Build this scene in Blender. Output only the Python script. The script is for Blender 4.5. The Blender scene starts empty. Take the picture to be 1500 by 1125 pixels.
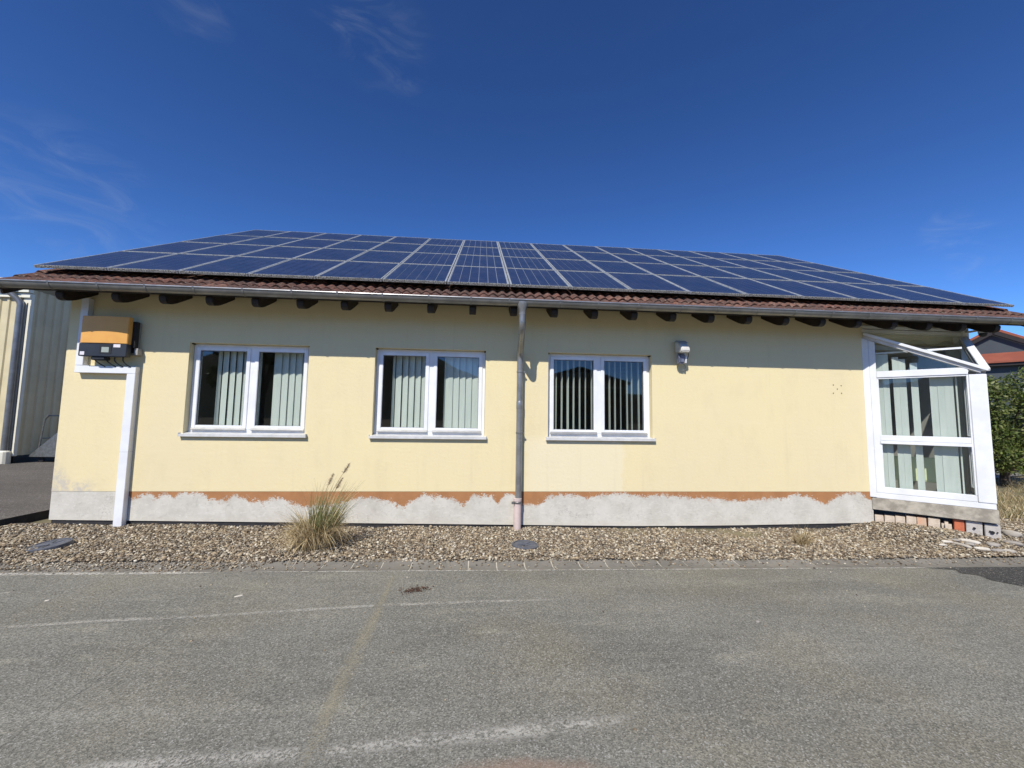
import bpy, bmesh, math, random
import numpy as np
from mathutils import Matrix, Vector
random.seed(7); RNG = np.random.default_rng(11)
R = math.radians
scene = bpy.context.scene
COL = scene.collection

# ------------------------------------------------------------------ camera
F_PX, ROLL, PITCH, YAW = 593.16, 0.0147, 0.0836, -0.0796
CAM = Vector((-0.1895, -6.5862, 1.8361))
fw = Vector((-math.sin(YAW)*math.cos(PITCH), math.cos(YAW)*math.cos(PITCH), math.sin(PITCH)))
rt = Vector((math.cos(YAW), math.sin(YAW), 0)); up = rt.cross(fw)
c_, s_ = math.cos(ROLL), math.sin(ROLL)
rt2 = rt*c_ + up*s_; up2 = up*c_ - rt*s_
cam = bpy.data.cameras.new('camera'); cam.sensor_width = 36; cam.lens = F_PX/1500*36
cam.clip_start = .05; cam.clip_end = 3000
co = bpy.data.objects.new('camera', cam); COL.objects.link(co)
co.matrix_world = Matrix(((rt2.x, up2.x, -fw.x, CAM.x), (rt2.y, up2.y, -fw.y, CAM.y), (rt2.z, up2.z, -fw.z, CAM.z), (0, 0, 0, 1)))
scene.camera = co

# ------------------------------------------------------------------ sky, sun, exposure
TOSUN = Vector((-.42, -1, 1.138)).normalized()
ELEV = math.asin(TOSUN.z)
AZ = math.atan2(TOSUN.x, TOSUN.y)            # clockwise from +Y
world = bpy.data.worlds.new('World'); scene.world = world; world.use_nodes = True
wt = world.node_tree; wt.nodes.clear()

def nd(nt, typ, ins=None, **props):
    n = nt.nodes.new(typ)
    for k, v in props.items(): setattr(n, k, v)
    for k, v in (ins or {}).items():
        s = n.inputs[k]
        if isinstance(v, bpy.types.NodeSocket): nt.links.new(v, s)
        else: s.default_value = v
    return n
def mth(nt, op, a, b=0.0, c=None, clamp=False):
    n = nt.nodes.new('ShaderNodeMath'); n.operation = op; n.use_clamp = clamp
    for i, v in enumerate((a, b) if c is None else (a, b, c)):
        if isinstance(v, bpy.types.NodeSocket): nt.links.new(v, n.inputs[i])
        else: n.inputs[i].default_value = v
    return n.outputs[0]
def sstep(nt, v, lo, hi):
    n = nd(nt, 'ShaderNodeMapRange', {'Value': v, 'From Min': lo, 'From Max': hi, 'To Min': 0., 'To Max': 1.}, interpolation_type='SMOOTHSTEP')
    return n.outputs['Result']
def lin(nt, v, lo, hi, a=0., b=1.):
    return nd(nt, 'ShaderNodeMapRange', {'Value': v, 'From Min': lo, 'From Max': hi, 'To Min': a, 'To Max': b}).outputs['Result']
def mixc(nt, f, a, b, blend='MIX'):
    n = nt.nodes.new('ShaderNodeMix'); n.data_type = 'RGBA'; n.blend_type = blend
    for s, v in ((n.inputs[0], f), (n.inputs[6], a), (n.inputs[7], b)):
        if isinstance(v, bpy.types.NodeSocket): nt.links.new(v, s)
        elif isinstance(v, (tuple, list)): s.default_value = (*v, 1) if len(v) == 3 else v
        else: s.default_value = v
    return n.outputs[2]
def noise(nt, vec, scale, detail=3., rough=.55, out='Fac', dist=0.):
    ins = {'Scale': float(scale), 'Detail': float(detail), 'Roughness': rough, 'Distortion': dist}
    if vec is not None: ins['Vector'] = vec
    return nd(nt, 'ShaderNodeTexNoise', ins).outputs[out]
def mapping(nt, vec, scale=(1, 1, 1), rot=(0, 0, 0), loc=(0, 0, 0)):
    return nd(nt, 'ShaderNodeMapping', {'Vector': vec, 'Scale': scale, 'Rotation': rot, 'Location': loc}).outputs[0]

sky = nd(wt, 'ShaderNodeTexSky', sky_type='NISHITA', sun_disc=False, sun_elevation=ELEV, sun_rotation=AZ,
         altitude=0, air_density=.8, dust_density=0.0, ozone_density=8.0)
gen = nd(wt, 'ShaderNodeTexCoord').outputs['Generated']
# thin cirrus wisps: streaky noise gathered round a few directions, faint elsewhere
wisp = None
for d, size, amp in (((-.19, .697, .691), .0035, .5), ((-.153, .734, .662), .0008, .8), ((-.242, .669, .702), .0016, .7), ((-.667, .666, .334), .006, .75),
                     ((-.637, .71, .301), .005, .5), ((.755, .577, .312), .0006, .8), ((.776, .561, .289), .0006, 1.0), ((.783, .565, .26), .0006, .9), ((-.458, .622, .635), .0012, .5)):
    dv = Vector(d).normalized()
    dot = nd(wt, 'ShaderNodeVectorMath', {0: gen, 1: tuple(dv)}, operation='DOT_PRODUCT').outputs['Value']
    m = mth(wt, 'MULTIPLY', sstep(wt, dot, 1-size*1.6, 1-size*.05), amp)
    wisp = m if wisp is None else mth(wt, 'MAXIMUM', wisp, m)
wisp = mth(wt, 'MAXIMUM', wisp, .02)
st = noise(wt, mapping(wt, gen, (7, 9, 20), (.3, .25, .5)), 1.15, 8, .60, dist=1.4)
st = sstep(wt, st, .42, .86)
wf = mth(wt, 'MULTIPLY', mth(wt, 'MULTIPLY', st, wisp), .17)
skyc = nd(wt, 'ShaderNodeGamma', {'Color': sky.outputs[0], 'Gamma': 1.38}).outputs[0]      # deep, polarised-looking noon blue
skyc = nd(wt, 'ShaderNodeHueSaturation', {'Color': skyc, 'Saturation': 1.015, 'Value': 1.0}).outputs[0]
wcol = mixc(wt, wf, skyc, (6.0, 6.6, 7.4))
bg = nd(wt, 'ShaderNodeBackground', {'Color': wcol, 'Strength': 0.0855})
wo = nd(wt, 'ShaderNodeOutputWorld', {'Surface': bg.outputs[0]})

sun = bpy.data.lights.new('sun', 'SUN'); sun.energy = 5.0; sun.angle = R(.5); sun.color = (1, .95, .865)
so = bpy.data.objects.new('sun', sun); COL.objects.link(so)
so.rotation_euler = (-TOSUN).to_track_quat('-Z', 'Y').to_euler(); so.location = (-10, -20, 30)
vs = scene.view_settings; vs.view_transform = 'Standard'; vs.look = 'None'; vs.gamma = 1; vs.use_curve_mapping = False
vs.exposure = 0.09

# ------------------------------------------------------------------ mesh helpers
class MB:
    def __init__(s): s.v = []; s.f = []
    def add(s, vs, fs):
        o = len(s.v); s.v += [tuple(v) for v in vs]; s.f += [tuple(i+o for i in f) for f in fs]; return s
    def box(s, x0, x1, y0, y1, z0, z1):
        return s.add([(x0,y0,z0),(x1,y0,z0),(x1,y1,z0),(x0,y1,z0),(x0,y0,z1),(x1,y0,z1),(x1,y1,z1),(x0,y1,z1)],
                     [(0,3,2,1),(4,5,6,7),(0,1,5,4),(1,2,6,5),(2,3,7,6),(3,0,4,7)])
    def fbox(s, o, ex, ey, ez, a):          # box in a frame: origin + axes, a=(x0,x1,y0,y1,z0,z1)
        x0,x1,y0,y1,z0,z1 = a; P = lambda x,y,z: Vector(o)+ex*x+ey*y+ez*z
        return s.add([P(x0,y0,z0),P(x1,y0,z0),P(x1,y1,z0),P(x0,y1,z0),P(x0,y0,z1),P(x1,y0,z1),P(x1,y1,z1),P(x0,y1,z1)],
                     [(0,3,2,1),(4,5,6,7),(0,1,5,4),(1,2,6,5),(2,3,7,6),(3,0,4,7)])
    def prism(s, poly, d):                   # poly: 3-D points, d: extrusion vector
        n = len(poly); a = [Vector(p) for p in poly]; b = [p+Vector(d) for p in a]
        return s.add(a+b, [tuple(reversed(range(n))), tuple(range(n, 2*n))]+[(i, (i+1)%n, n+(i+1)%n, n+i) for i in range(n)])
    def tube(s, pts, rad, seg=12, cap=True):
        pts = [Vector(p) for p in pts]; n = len(pts); rad = rad if isinstance(rad, (list, tuple)) else [rad]*n
        vs = []; u = None
        for i in range(n):
            t = (pts[min(i+1, n-1)]-pts[max(i-1, 0)]).normalized()
            if u is None:
                u = t.orthogonal().normalized()
            u = (u-t*u.dot(t)).normalized(); w = t.cross(u)
            vs += [pts[i]+(u*math.cos(2*math.pi*k/seg)+w*math.sin(2*math.pi*k/seg))*rad[i] for k in range(seg)]
        fs = [(i*seg+k, i*seg+(k+1)%seg, (i+1)*seg+(k+1)%seg, (i+1)*seg+k) for i in range(n-1) for k in range(seg)]
        if cap: fs += [tuple(reversed(range(seg))), tuple(range((n-1)*seg, n*seg))]
        return s.add(vs, fs)
    def lathe(s, o, prof, seg=20):           # prof: (r, z) about +Z at o
        o = Vector(o); vs = [o+Vector((r*math.cos(2*math.pi*k/seg), r*math.sin(2*math.pi*k/seg), z)) for r, z in prof for k in range(seg)]
        n = len(prof); fs = [(i*seg+k, i*seg+(k+1)%seg, (i+1)*seg+(k+1)%seg, (i+1)*seg+k) for i in range(n-1) for k in range(seg)]
        fs += [tuple(reversed(range(seg))), tuple(range((n-1)*seg, n*seg))]
        return s.add(vs, fs)
    def build(s, name, mat, parent=None, bevel=0, smooth=False, origin=None):
        if origin is None: origin = root_loc(parent)
        ox = Vector(origin)
        me = bpy.data.meshes.new(name)
        me.from_pydata([tuple(Vector(v)-ox) for v in s.v], [], s.f)
        if bevel:
            bm = bmesh.new(); bm.from_mesh(me)
            es = [e for e in bm.edges if len(e.link_faces) == 2 and e.calc_face_angle(0) > .5]
            bmesh.ops.bevel(bm, geom=es, offset=bevel, segments=2, affect='EDGES', clamp_overlap=True)
            bm.to_mesh(me); bm.free()
        me.materials.append(mat)
        if smooth:
            me.polygons.foreach_set('use_smooth', [True]*len(me.polygons))
            try: me.set_sharp_from_angle(angle=R(40))
            except Exception: pass
        o = bpy.data.objects.new(name, me); COL.objects.link(o)
        if parent: o.parent = parent
        else: o.location = ox
        return o
def root_loc(p):
    if p is None: return (0, 0, 0)
    while p.parent: p = p.parent
    return p.location
def tag(o, label=None, cat=None, group=None, kind=None):
    if label: o['label'] = label
    if cat: o['category'] = cat
    if group: o['group'] = group
    if kind: o['kind'] = kind
    return o
def thing(name, label, cat, loc=(0, 0, 0), group=None):
    o = bpy.data.objects.new(name, None); COL.objects.link(o); o.location = loc; o.empty_display_size = .1
    return tag(o, label, cat, group)
def rawmesh(name, V, Fc, mat, parent=None, col=None, smooth=False):
    """V (n,3) Fc (m,k) numpy; fast path"""
    me = bpy.data.meshes.new(name); V = np.asarray(V, np.float32); Fc = np.asarray(Fc, np.int32); k = Fc.shape[1]
    me.vertices.add(len(V)); me.vertices.foreach_set('co', V.ravel())
    me.loops.add(Fc.size); me.loops.foreach_set('vertex_index', Fc.ravel())
    me.polygons.add(len(Fc)); me.polygons.foreach_set('loop_start', np.arange(0, Fc.size, k, dtype=np.int32))
    if smooth: me.polygons.foreach_set('use_smooth', np.ones(len(Fc), bool))
    me.update(calc_edges=True)
    if col is not None:
        a = me.color_attributes.new('Col', 'FLOAT_COLOR', 'POINT'); c4 = np.ones((len(V), 4), np.float32); c4[:, :3] = col
        a.data.foreach_set('color', c4.ravel())
    me.materials.append(mat)
    o = bpy.data.objects.new(name, me); COL.objects.link(o)
    if parent: o.parent = parent
    return o

# ------------------------------------------------------------------ materials
def mat_new(name):
    m = bpy.data.materials.new(name); m.use_nodes = True; nt = m.node_tree; nt.nodes.clear()
    out = nt.nodes.new('ShaderNodeOutputMaterial')
    bs = nt.nodes.new('ShaderNodeBsdfPrincipled'); nt.links.new(bs.outputs[0], out.inputs[0])
    return m, nt, bs, out
def setp(nt, bs, **kw):
    for k, v in kw.items():
        s = bs.inputs[{'col': 'Base Color', 'rough': 'Roughness', 'metal': 'Metallic', 'spec': 'Specular IOR Level', 'coat': 'Coat Weight', 'coatr': 'Coat Roughness', 'normal': 'Normal'}[k]]
        if isinstance(v, bpy.types.NodeSocket): nt.links.new(v, s)
        elif isinstance(v, (tuple, list)): s.default_value = (*v, 1)
        else: s.default_value = v
def obj_co(nt): return nd(nt, 'ShaderNodeTexCoord').outputs['Object']
def sep(nt, v): return nd(nt, 'ShaderNodeSeparateXYZ', {0: v}).outputs
def bump(nt, h, strength=.3, dist=.01):
    return nd(nt, 'ShaderNodeBump', {'Height': h, 'Strength': strength, 'Distance': dist}).outputs[0]
def simple(name, a, b=None, scale=6., rough=.6, metal=0., bmp=0., bscale=60., spec=.5, coat=0., lo=.35, hi=.65, rvar=0.):
    m, nt, bs, _ = mat_new(name); co_ = obj_co(nt)
    if b is None: b = tuple(x*.8 for x in a)
    f = sstep(nt, noise(nt, co_, scale, 5, .6), lo, hi)
    setp(nt, bs, col=mixc(nt, f, a, b), rough=rough, metal=metal, spec=spec, coat=coat)
    if rvar: setp(nt, bs, rough=lin(nt, noise(nt, co_, scale*2.3, 3), .3, .7, rough-rvar, rough+rvar))
    if bmp: setp(nt, bs, normal=bump(nt, noise(nt, co_, bscale, 4), bmp, .01))
    return m

M = {}
M['white'] = simple('white_pvc', (.80, .81, .82), (.72, .73, .73), 3, .35, rvar=.08)
M['white_trunk'] = simple('white_trunking', (.78, .79, .80), (.70, .71, .71), 2.5, .45)
M['sill'] = simple('sill_metal', (.62, .62, .61), (.52, .52, .50), 7, .4)
M['gasket'] = simple('gasket_grey', (.22, .23, .24), (.15, .15, .16), 9, .6)
M['drip'] = simple('drip_rail_metal', (.48, .48, .47), (.40, .40, .39), 9, .35, metal=.6)
M['zinc'] = simple('weathered_zinc', (.275, .27, .25), (.20, .197, .185), 3.5, .38, metal=.55, rvar=.1)
M['zinc_lip'] = simple('zinc_bright', (.46, .47, .47), (.34, .35, .35), 6, .3, metal=.7)
M['galv'] = simple('galvanised_pipe', (.31, .31, .295), (.23, .23, .22), 5, .36, metal=.55, rvar=.1)
M['pinkpipe'] = simple('pinkish_standpipe', (.62, .50, .45), (.52, .42, .38), 6, .6)
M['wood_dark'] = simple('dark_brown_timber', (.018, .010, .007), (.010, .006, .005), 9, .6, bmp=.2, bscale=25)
M['black'] = simple('matt_black', (.010, .010, .011), (.016, .016, .016), 9, .55)
M['bitumen'] = simple('bitumen_coat', (.018, .018, .02), (.028, .027, .028), 7, .8, bmp=.4, bscale=40)
M['interior'] = simple('interior_plaster', (.60, .58, .53), (.52, .50, .46), 2, .9)
M['dark_floor'] = simple('interior_floor', (.22, .18, .14), (.17, .14, .11), 2, .7)
M['alu'] = None
M['concrete'] = simple('old_concrete_board', (.46, .42, .34), (.27, .245, .20), 7, .9, bmp=.5, bscale=35)
M['rad'] = simple('cream_radiator', (.78, .80, .50), (.72, .74, .46), 3, .4)
M['cover'] = simple('blue_grey_cover', (.075, .085, .105), (.11, .115, .13), 9, .6, bmp=.2, bscale=60)
M['orange'] = simple('orange_paint', (.72, .37, .085), (.68, .34, .075), 4, .45)
M['ipanel'] = simple('inverter_black_panel', (.022, .024, .03), (.03, .032, .036), 5, .4)
M['lcd'] = simple('grey_display', (.36, .39, .33), (.32, .35, .30), 4, .25)
M['paper'] = simple('white_sticker', (.75, .73, .76), (.66, .62, .66), 60, .6)
M['grey_plate'] = simple('grey_mount_plate', (.38, .37, .35), (.30, .29, .28), 8, .5)
M['lampwhite'] = simple('aged_white_plastic', (.66, .64, .58), (.56, .54, .50), 12, .5)
M['lens'] = simple('smoky_lens', (.10, .12, .18), (.20, .22, .30), 22, .12)
M['cable'] = simple('black_cable', (.02, .02, .02), (.03, .03, .03), 9, .5)
M['greycable'] = simple('grey_cable', (.30, .29, .25), (.26, .25, .22), 9, .5)
M['beige'] = simple('beige_sheet_metal', (.63, .545, .335), (.55, .475, .29), 1.3, .45, rvar=.05)
M['beige_trim'] = simple('cream_trim', (.78, .75, .62), (.70, .68, .56), 2, .45)
M['darkpipe'] = simple('dark_zinc_pipe', (.17, .175, .18), (.23, .235, .235), 4, .35, metal=.5)
M['steel'] = simple('bare_steel', (.28, .29, .28), (.20, .20, .19), 12, .35, metal=.7)
M['redroof'] = simple('red_roof_tiles', (.30, .085, .045), (.24, .065, .035), .8, .75, bmp=.6, bscale=4)
M['slatewall'] = simple('slate_grey_cladding', (.055, .068, .078), (.045, .056, .066), .5, .7)
M['barnwall'] = simple('weathered_barn_boards', (.09, .065, .045), (.06, .045, .032), 1.2, .85)
M['barnroof'] = simple('dark_roof_sheet', (.06, .05, .045), (.08, .065, .055), .4, .7)
M['bark'] = simple('bark', (.10, .075, .05), (.06, .045, .03), 14, .9, bmp=.6, bscale=30)
M['mortar'] = simple('sandy_joint', (.54, .50, .41), (.44, .41, .33), 20, .95)
M['plug'] = simple('dark_wall_plug', (.14, .12, .09), (.10, .09, .07), 30, .8)

# aluminium panel frame with lichen dirt
m, nt, bs, _ = mat_new('anodised_frame'); c = obj_co(nt)
f = sstep(nt, noise(nt, c, 38, 4, .7), .48, .62)
f2 = mth(nt, 'MULTIPLY', f, .75)
setp(nt, bs, col=mixc(nt, f2, (.50, .52, .52), (.13, .135, .115)), rough=.42, metal=.35); M['alu'] = m
# same frame, lower edge with more moss and grime
m, nt, bs, _ = mat_new('grimy_frame_edge'); c = obj_co(nt)
f = sstep(nt, noise(nt, mapping(nt, c, (1, 1, 1)), 55, 5, .75), .40, .58)
setp(nt, bs, col=mixc(nt, f, (.52, .52, .48), (.07, .07, .055)), rough=.7, metal=.1); M['alu_grime'] = m
# solar cells
m, nt, bs, _ = mat_new('poly_silicon_cells'); c = obj_co(nt)
vor = nd(nt, 'ShaderNodeTexVoronoi', {'Vector': c, 'Scale': 45.}).outputs['Color']
vv = sep(nt, vor)[0]
rnd = nd(nt, 'ShaderNodeObjectInfo').outputs['Random']
base = mixc(nt, vv, (.013, .026, .068), (.023, .041, .094))
base = mixc(nt, mth(nt, 'MULTIPLY', rnd, .5), base, (.018, .028, .075))
dust = sstep(nt, noise(nt, c, 2.2, 5, .65), .35, .8)
base = mixc(nt, mth(nt, 'MULTIPLY', dust, .10), base, (.22, .22, .22))
spk = sstep(nt, noise(nt, c, 60, 2, .5), .70, .76)
wpos = nd(nt, 'ShaderNodeNewGeometry').outputs['Position']
leftm = sstep(nt, sep(nt, wpos)[0], -4.2, -6.6)       # lichen specks on the panels at the left verge
base = mixc(nt, mth(nt, 'MULTIPLY', spk, mth(nt, 'ADD', mth(nt, 'MULTIPLY', leftm, .55), .05)), base, (.40, .40, .36))
setp(nt, bs, col=base, rough=.5, spec=.15, coat=.28, coatr=.08); M['cell'] = m
M['backsheet'] = simple('white_backsheet', (.34, .37, .42), (.29, .32, .37), 9, .3, coat=.3)

# yellow stucco
m, nt, bs, _ = mat_new('yellow_stucco'); c = obj_co(nt); X, Y, Z = sep(nt, c)
big = noise(nt, c, .55, 4, .6); mid = noise(nt, mapping(nt, c, (1, 1, .5)), 3.2, 5, .65)
col = mixc(nt, sstep(nt, big, .35, .7), (.740, .635, .375), (.715, .615, .380))
col = mixc(nt, mth(nt, 'MULTIPLY', sstep(nt, mid, .48, .74), .38), col, (.64, .55, .33))
hst = noise(nt, mapping(nt, c, (.5, 1, 7.)), 2.0, 5, .6)
col = mixc(nt, mth(nt, 'MULTIPLY', sstep(nt, hst, .5, .75), .16), col, (.79, .70, .46))
# paler repainted field below the third window
dn = mth(nt, 'MULTIPLY', mth(nt, 'SUBTRACT', noise(nt, c, 7., 4), .5), .22)
px = mth(nt, 'ADD', X, dn); pz = mth(nt, 'ADD', Z, dn)
patch = mth(nt, 'MULTIPLY', mth(nt, 'MULTIPLY', sstep(nt, px, .54, .62), sstep(nt, px, 2.22, 2.16)), sstep(nt, pz, 1.62, 1.42))
col = mixc(nt, mth(nt, 'MULTIPLY', patch, .55), col, (.75, .68, .49))
# lavender-grey filler at the left corner
d1 = mth(nt, 'ADD', Z, mth(nt, 'MULTIPLY', mth(nt, 'SUBTRACT', noise(nt, c, 6., 5, .65), .5), .45))
dx = lin(nt, X, -6.43, -6.18, 1.13, .80)
gm = mth(nt, 'MULTIPLY', sstep(nt, mth(nt, 'SUBTRACT', d1, dx), .08, -.10), sstep(nt, X, -5.75, -6.0))
gm2 = mth(nt, 'MULTIPLY', sstep(nt, noise(nt, c, 9, 6, .7), .34, .60), .85)
col = mixc(nt, mth(nt, 'MULTIPLY', gm, gm2), col, (.50, .465, .405))
# small dark specks and hairline scuffs
sp = sstep(nt, noise(nt, c, 34, 2, .5), .735, .77)
col = mixc(nt, mth(nt, 'MULTIPLY', sp, .22), col, (.40, .33, .20))
drp = noise(nt, mapping(nt, c, (9, 1, .55)), 1.0, 4, .6)
col = mixc(nt, mth(nt, 'MULTIPLY', sstep(nt, drp, .55, .78), .16), col, (.52, .44, .28))
hh = mth(nt, 'ADD', mth(nt, 'MULTIPLY', noise(nt, c, 170, 3, .6), .6), mth(nt, 'MULTIPLY', noise(nt, c, 22, 4, .6), .9))
setp(nt, bs, col=col, rough=.92, spec=.2, normal=bump(nt, hh, .42, .010)); M['stucco'] = m

# plinth: brown paint above, cement filler below an uneven edge (attribute bnd = height of that edge)
m, nt, bs, _ = mat_new('patched_plinth'); c = obj_co(nt); X, Y, Z = sep(nt, c)
b = nd(nt, 'ShaderNodeAttribute', attribute_name='bnd').outputs['Fac']
n1 = mth(nt, 'ADD', mth(nt, 'MULTIPLY', mth(nt, 'SUBTRACT', noise(nt, c, 11, 6, .75), .5), .26), mth(nt, 'MULTIPLY', mth(nt, 'SUBTRACT', noise(nt, c, 60, 5, .85), .5), .17))
n1 = mth(nt, 'ADD', n1, mth(nt, 'MULTIPLY', mth(nt, 'SUBTRACT', noise(nt, mapping(nt, c, (1, 1, 2.4)), 26, 4, .7, dist=1.0), .5), .20))
dd = mth(nt, 'SUBTRACT', mth(nt, 'ADD', Z, n1), b)
brown = sstep(nt, dd, -.006, .006)
isl = mth(nt, 'MULTIPLY', sstep(nt, noise(nt, c, 17, 5, .7), .60, .625), sstep(nt, dd, -.10, -.02))
brown = mth(nt, 'MAXIMUM', brown, mth(nt, 'MULTIPLY', isl, .8))
chip = mth(nt, 'MULTIPLY', sstep(nt, noise(nt, c, 21, 5, .75), .615, .635), sstep(nt, dd, .10, .02))
brown = mth(nt, 'MULTIPLY', brown, mth(nt, 'SUBTRACT', 1., mth(nt, 'MULTIPLY', chip, .85)))
bcol = mixc(nt, sstep(nt, noise(nt, c, 5, 4), .35, .7), (.400, .195, .085), (.345, .165, .072))
cem = mixc(nt, sstep(nt, noise(nt, c, 3.1, 6, .65), .3, .7), (.60, .575, .505), (.49, .465, .40))
cem = mixc(nt, mth(nt, 'MULTIPLY', sstep(nt, noise(nt, mapping(nt, c, (1, 1, 1.6)), 8, 5, .7, dist=1.2), .55, .72), .45), cem, (.34, .32, .27))
cem = mixc(nt, mth(nt, 'MULTIPLY', sstep(nt, noise(nt, c, 1.7, 3), .5, .75), .5), cem, (.62, .595, .53))
crk = nd(nt, 'ShaderNodeTexVoronoi', {'Vector': nd(nt, 'ShaderNodeVectorMath', {0: c, 1: noise(nt, c, 2.6, 5, .7, 'Color')}, operation='ADD').outputs[0], 'Scale': 1.15}, feature='DISTANCE_TO_EDGE').outputs['Distance']
cem = mixc(nt, mth(nt, 'MULTIPLY', sstep(nt, noise(nt, mapping(nt, c, (1.2, 1, 3.2), (0, .35, 0)), 5.5, 6, .72, dist=2.0), .50, .70), .55), cem, (.70, .68, .615))
cem = mixc(nt, mth(nt, 'MULTIPLY', sstep(nt, noise(nt, mapping(nt, c, (2.2, 1, 1.2), (0, -.5, 0)), 7, 6, .75, dist=1.5), .56, .70), .38), cem, (.30, .28, .235))
cem = mixc(nt, mth(nt, 'MULTIPLY', mth(nt, 'MULTIPLY', sstep(nt, crk, .010, .002), sstep(nt, noise(nt, c, 1.3, 2), .5, .62)), .5), cem, (.24, .22, .19))
low = sstep(nt, mth(nt, 'ADD', Z, mth(nt, 'MULTIPLY', X, .013)), .27, .16)
cem = mixc(nt, mth(nt, 'MULTIPLY', low, .35), cem, (.58, .54, .44))
hgt = mth(nt, 'ADD', mth(nt, 'MULTIPLY', brown, -.5), mth(nt, 'ADD', mth(nt, 'MULTIPLY', noise(nt, c, 9, 5), .7), mth(nt, 'MULTIPLY', noise(nt, c, 90, 3), .2)))
setp(nt, bs, col=mixc(nt, brown, cem, bcol), rough=.92, spec=.2, normal=bump(nt, hgt, .35, .012)); M['plinth'] = m

# roof tile, varied from tile to tile, with lichen
m, nt, bs, _ = mat_new('clay_tile'); c = obj_co(nt)
rnd = nd(nt, 'ShaderNodeObjectInfo').outputs['Random']
ramp = nd(nt, 'ShaderNodeValToRGB', {'Fac': rnd}); cr = ramp.color_ramp
cr.elements[0].color = (.085, .040, .028, 1); cr.elements[1].color = (.21, .105, .070, 1)
e = cr.elements.new(.5); e.color = (.130, .055, .037, 1); e = cr.elements.new(.8); e.color = (.165, .066, .042, 1)
wp = nd(nt, 'ShaderNodeNewGeometry').outputs['Position']
col = mixc(nt, mth(nt, 'MULTIPLY', sstep(nt, noise(nt, wp, 14, 6, .75), .42, .60), .8), ramp.outputs[0], (.050, .036, .029))
col = mixc(nt, mth(nt, 'MULTIPLY', sstep(nt, noise(nt, wp, 30, 5, .7), .56, .66), .6), col, (.36, .30, .24))
setp(nt, bs, col=col, rough=.88, normal=bump(nt, noise(nt, wp, 60, 4), .3, .01)); M['tile'] = m

# asphalt
def asphalt(name, a, b, stain=True):
    m, nt, bs, _ = mat_new(name); c = obj_co(nt); X, Y, Z = sep(nt, c)
    col = mixc(nt, sstep(nt, noise(nt, mapping(nt, c, (.5, 1.2, 1)), .9, 6, .62), .3, .7), a, b)
    warm = sstep(nt, noise(nt, c, .55, 4, .6), .42, .68)
    col = mixc(nt, mth(nt, 'MULTIPLY', warm, .5), col, tuple(x*y for x, y in zip(a, (1.06, 1.0, .86))))
    sw = noise(nt, mapping(nt, c, (.22, 2.6, 1), (0, 0, .06)), 1.3, 5, .65)
    col = mixc(nt, mth(nt, 'MULTIPLY', sstep(nt, sw, .48, .74), .42), col, tuple(x*1.30 for x in a))
    sc_ = noise(nt, mapping(nt, c, (.9, 3.4, 1), (0, 0, -.12)), 1.1, 7, .7)
    col = mixc(nt, mth(nt, 'MULTIPLY', sstep(nt, sc_, .53, .70), .42), col, tuple(x*y*1.5 for x, y in zip(a, (1, .99, .92))))
    col = mixc(nt, mth(nt, 'MULTIPLY', sstep(nt, sc_, .45, .30), .36), col, tuple(x*.62 for x in a))
    v = nd(nt, 'ShaderNodeTexVoronoi', {'Vector': c, 'Scale': 125.})
    vr = sep(nt, v.outputs['Color'])
    spk = lin(nt, vr[0], 0, 1, .60, 1.36)
    col = mixc(nt, 1.0, col, nd(nt, 'ShaderNodeCombineColor', {0: spk, 1: spk, 2: spk}).outputs[0], 'MULTIPLY')
    fine = lin(nt, noise(nt, c, 95, 5, .8), .25, .75, .60, 1.40)
    col = mixc(nt, 1.0, col, nd(nt, 'ShaderNodeCombineColor', {0: fine, 1: fine, 2: fine}).outputs[0], 'MULTIPLY')
    lite = mth(nt, 'MULTIPLY', sstep(nt, vr[1], .93, .96), .6)
    col = mixc(nt, lite, col, (.42, .40, .36))
    dark = mth(nt, 'MULTIPLY', sstep(nt, noise(nt, c, 7.5, 3, .5), .70, .76), .5)
    col = mixc(nt, dark, col, tuple(x*.45 for x in a))
    if stain:
        # old crack wandering towards the camera on the left
        cx = mth(nt, 'ADD', X, mth(nt, 'MULTIPLY', mth(nt, 'SUBTRACT', noise(nt, c, 2.2, 5, .65), .5), .22))
        ck = mth(nt, 'MULTIPLY', sstep(nt, mth(nt, 'ABSOLUTE', mth(nt, 'ADD', cx, 2.57)), .009, .002), sstep(nt, Y, -2.9, -3.2))
        col = mixc(nt, mth(nt, 'MULTIPLY', ck, .42), col, (.045, .043, .04))
        # rust-brown soil stain by the camera's feet
        rs = mth(nt, 'ADD', mth(nt, 'POWER', mth(nt, 'DIVIDE', mth(nt, 'SUBTRACT', X, .05), .48), 2.), mth(nt, 'POWER', mth(nt, 'DIVIDE', mth(nt, 'ADD', Y, 4.56), .16), 2.))
        rs = sstep(nt, mth(nt, 'ADD', rs, mth(nt, 'MULTIPLY', noise(nt, c, 9, 4), 1.2)), 2.1, .9)
        col = mixc(nt, mth(nt, 'MULTIPLY', rs, .65), col, (.27, .185, .13))
    hb = mth(nt, 'ADD', mth(nt, 'MULTIPLY', v.outputs['Distance'], .8), mth(nt, 'MULTIPLY', noise(nt, c, 90, 4, .7), .6))
    setp(nt, bs, col=col, rough=.9, spec=.25, normal=bump(nt, hb, .45, .006))
    return m
M['asphalt'] = asphalt('worn_asphalt', (.200, .193, .158), (.152, .147, .122))
M['asphalt_new'] = asphalt('dark_asphalt_patch', (.058, .055, .048), (.046, .044, .039), False)
M['asphalt_left'] = asphalt('dusty_asphalt', (.125, .112, .095), (.090, .082, .070), False)
M['slab_edge'] = simple('asphalt_slab_edge', (.022, .021, .02), (.035, .033, .03), 12, .95, bmp=.5)

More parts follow.
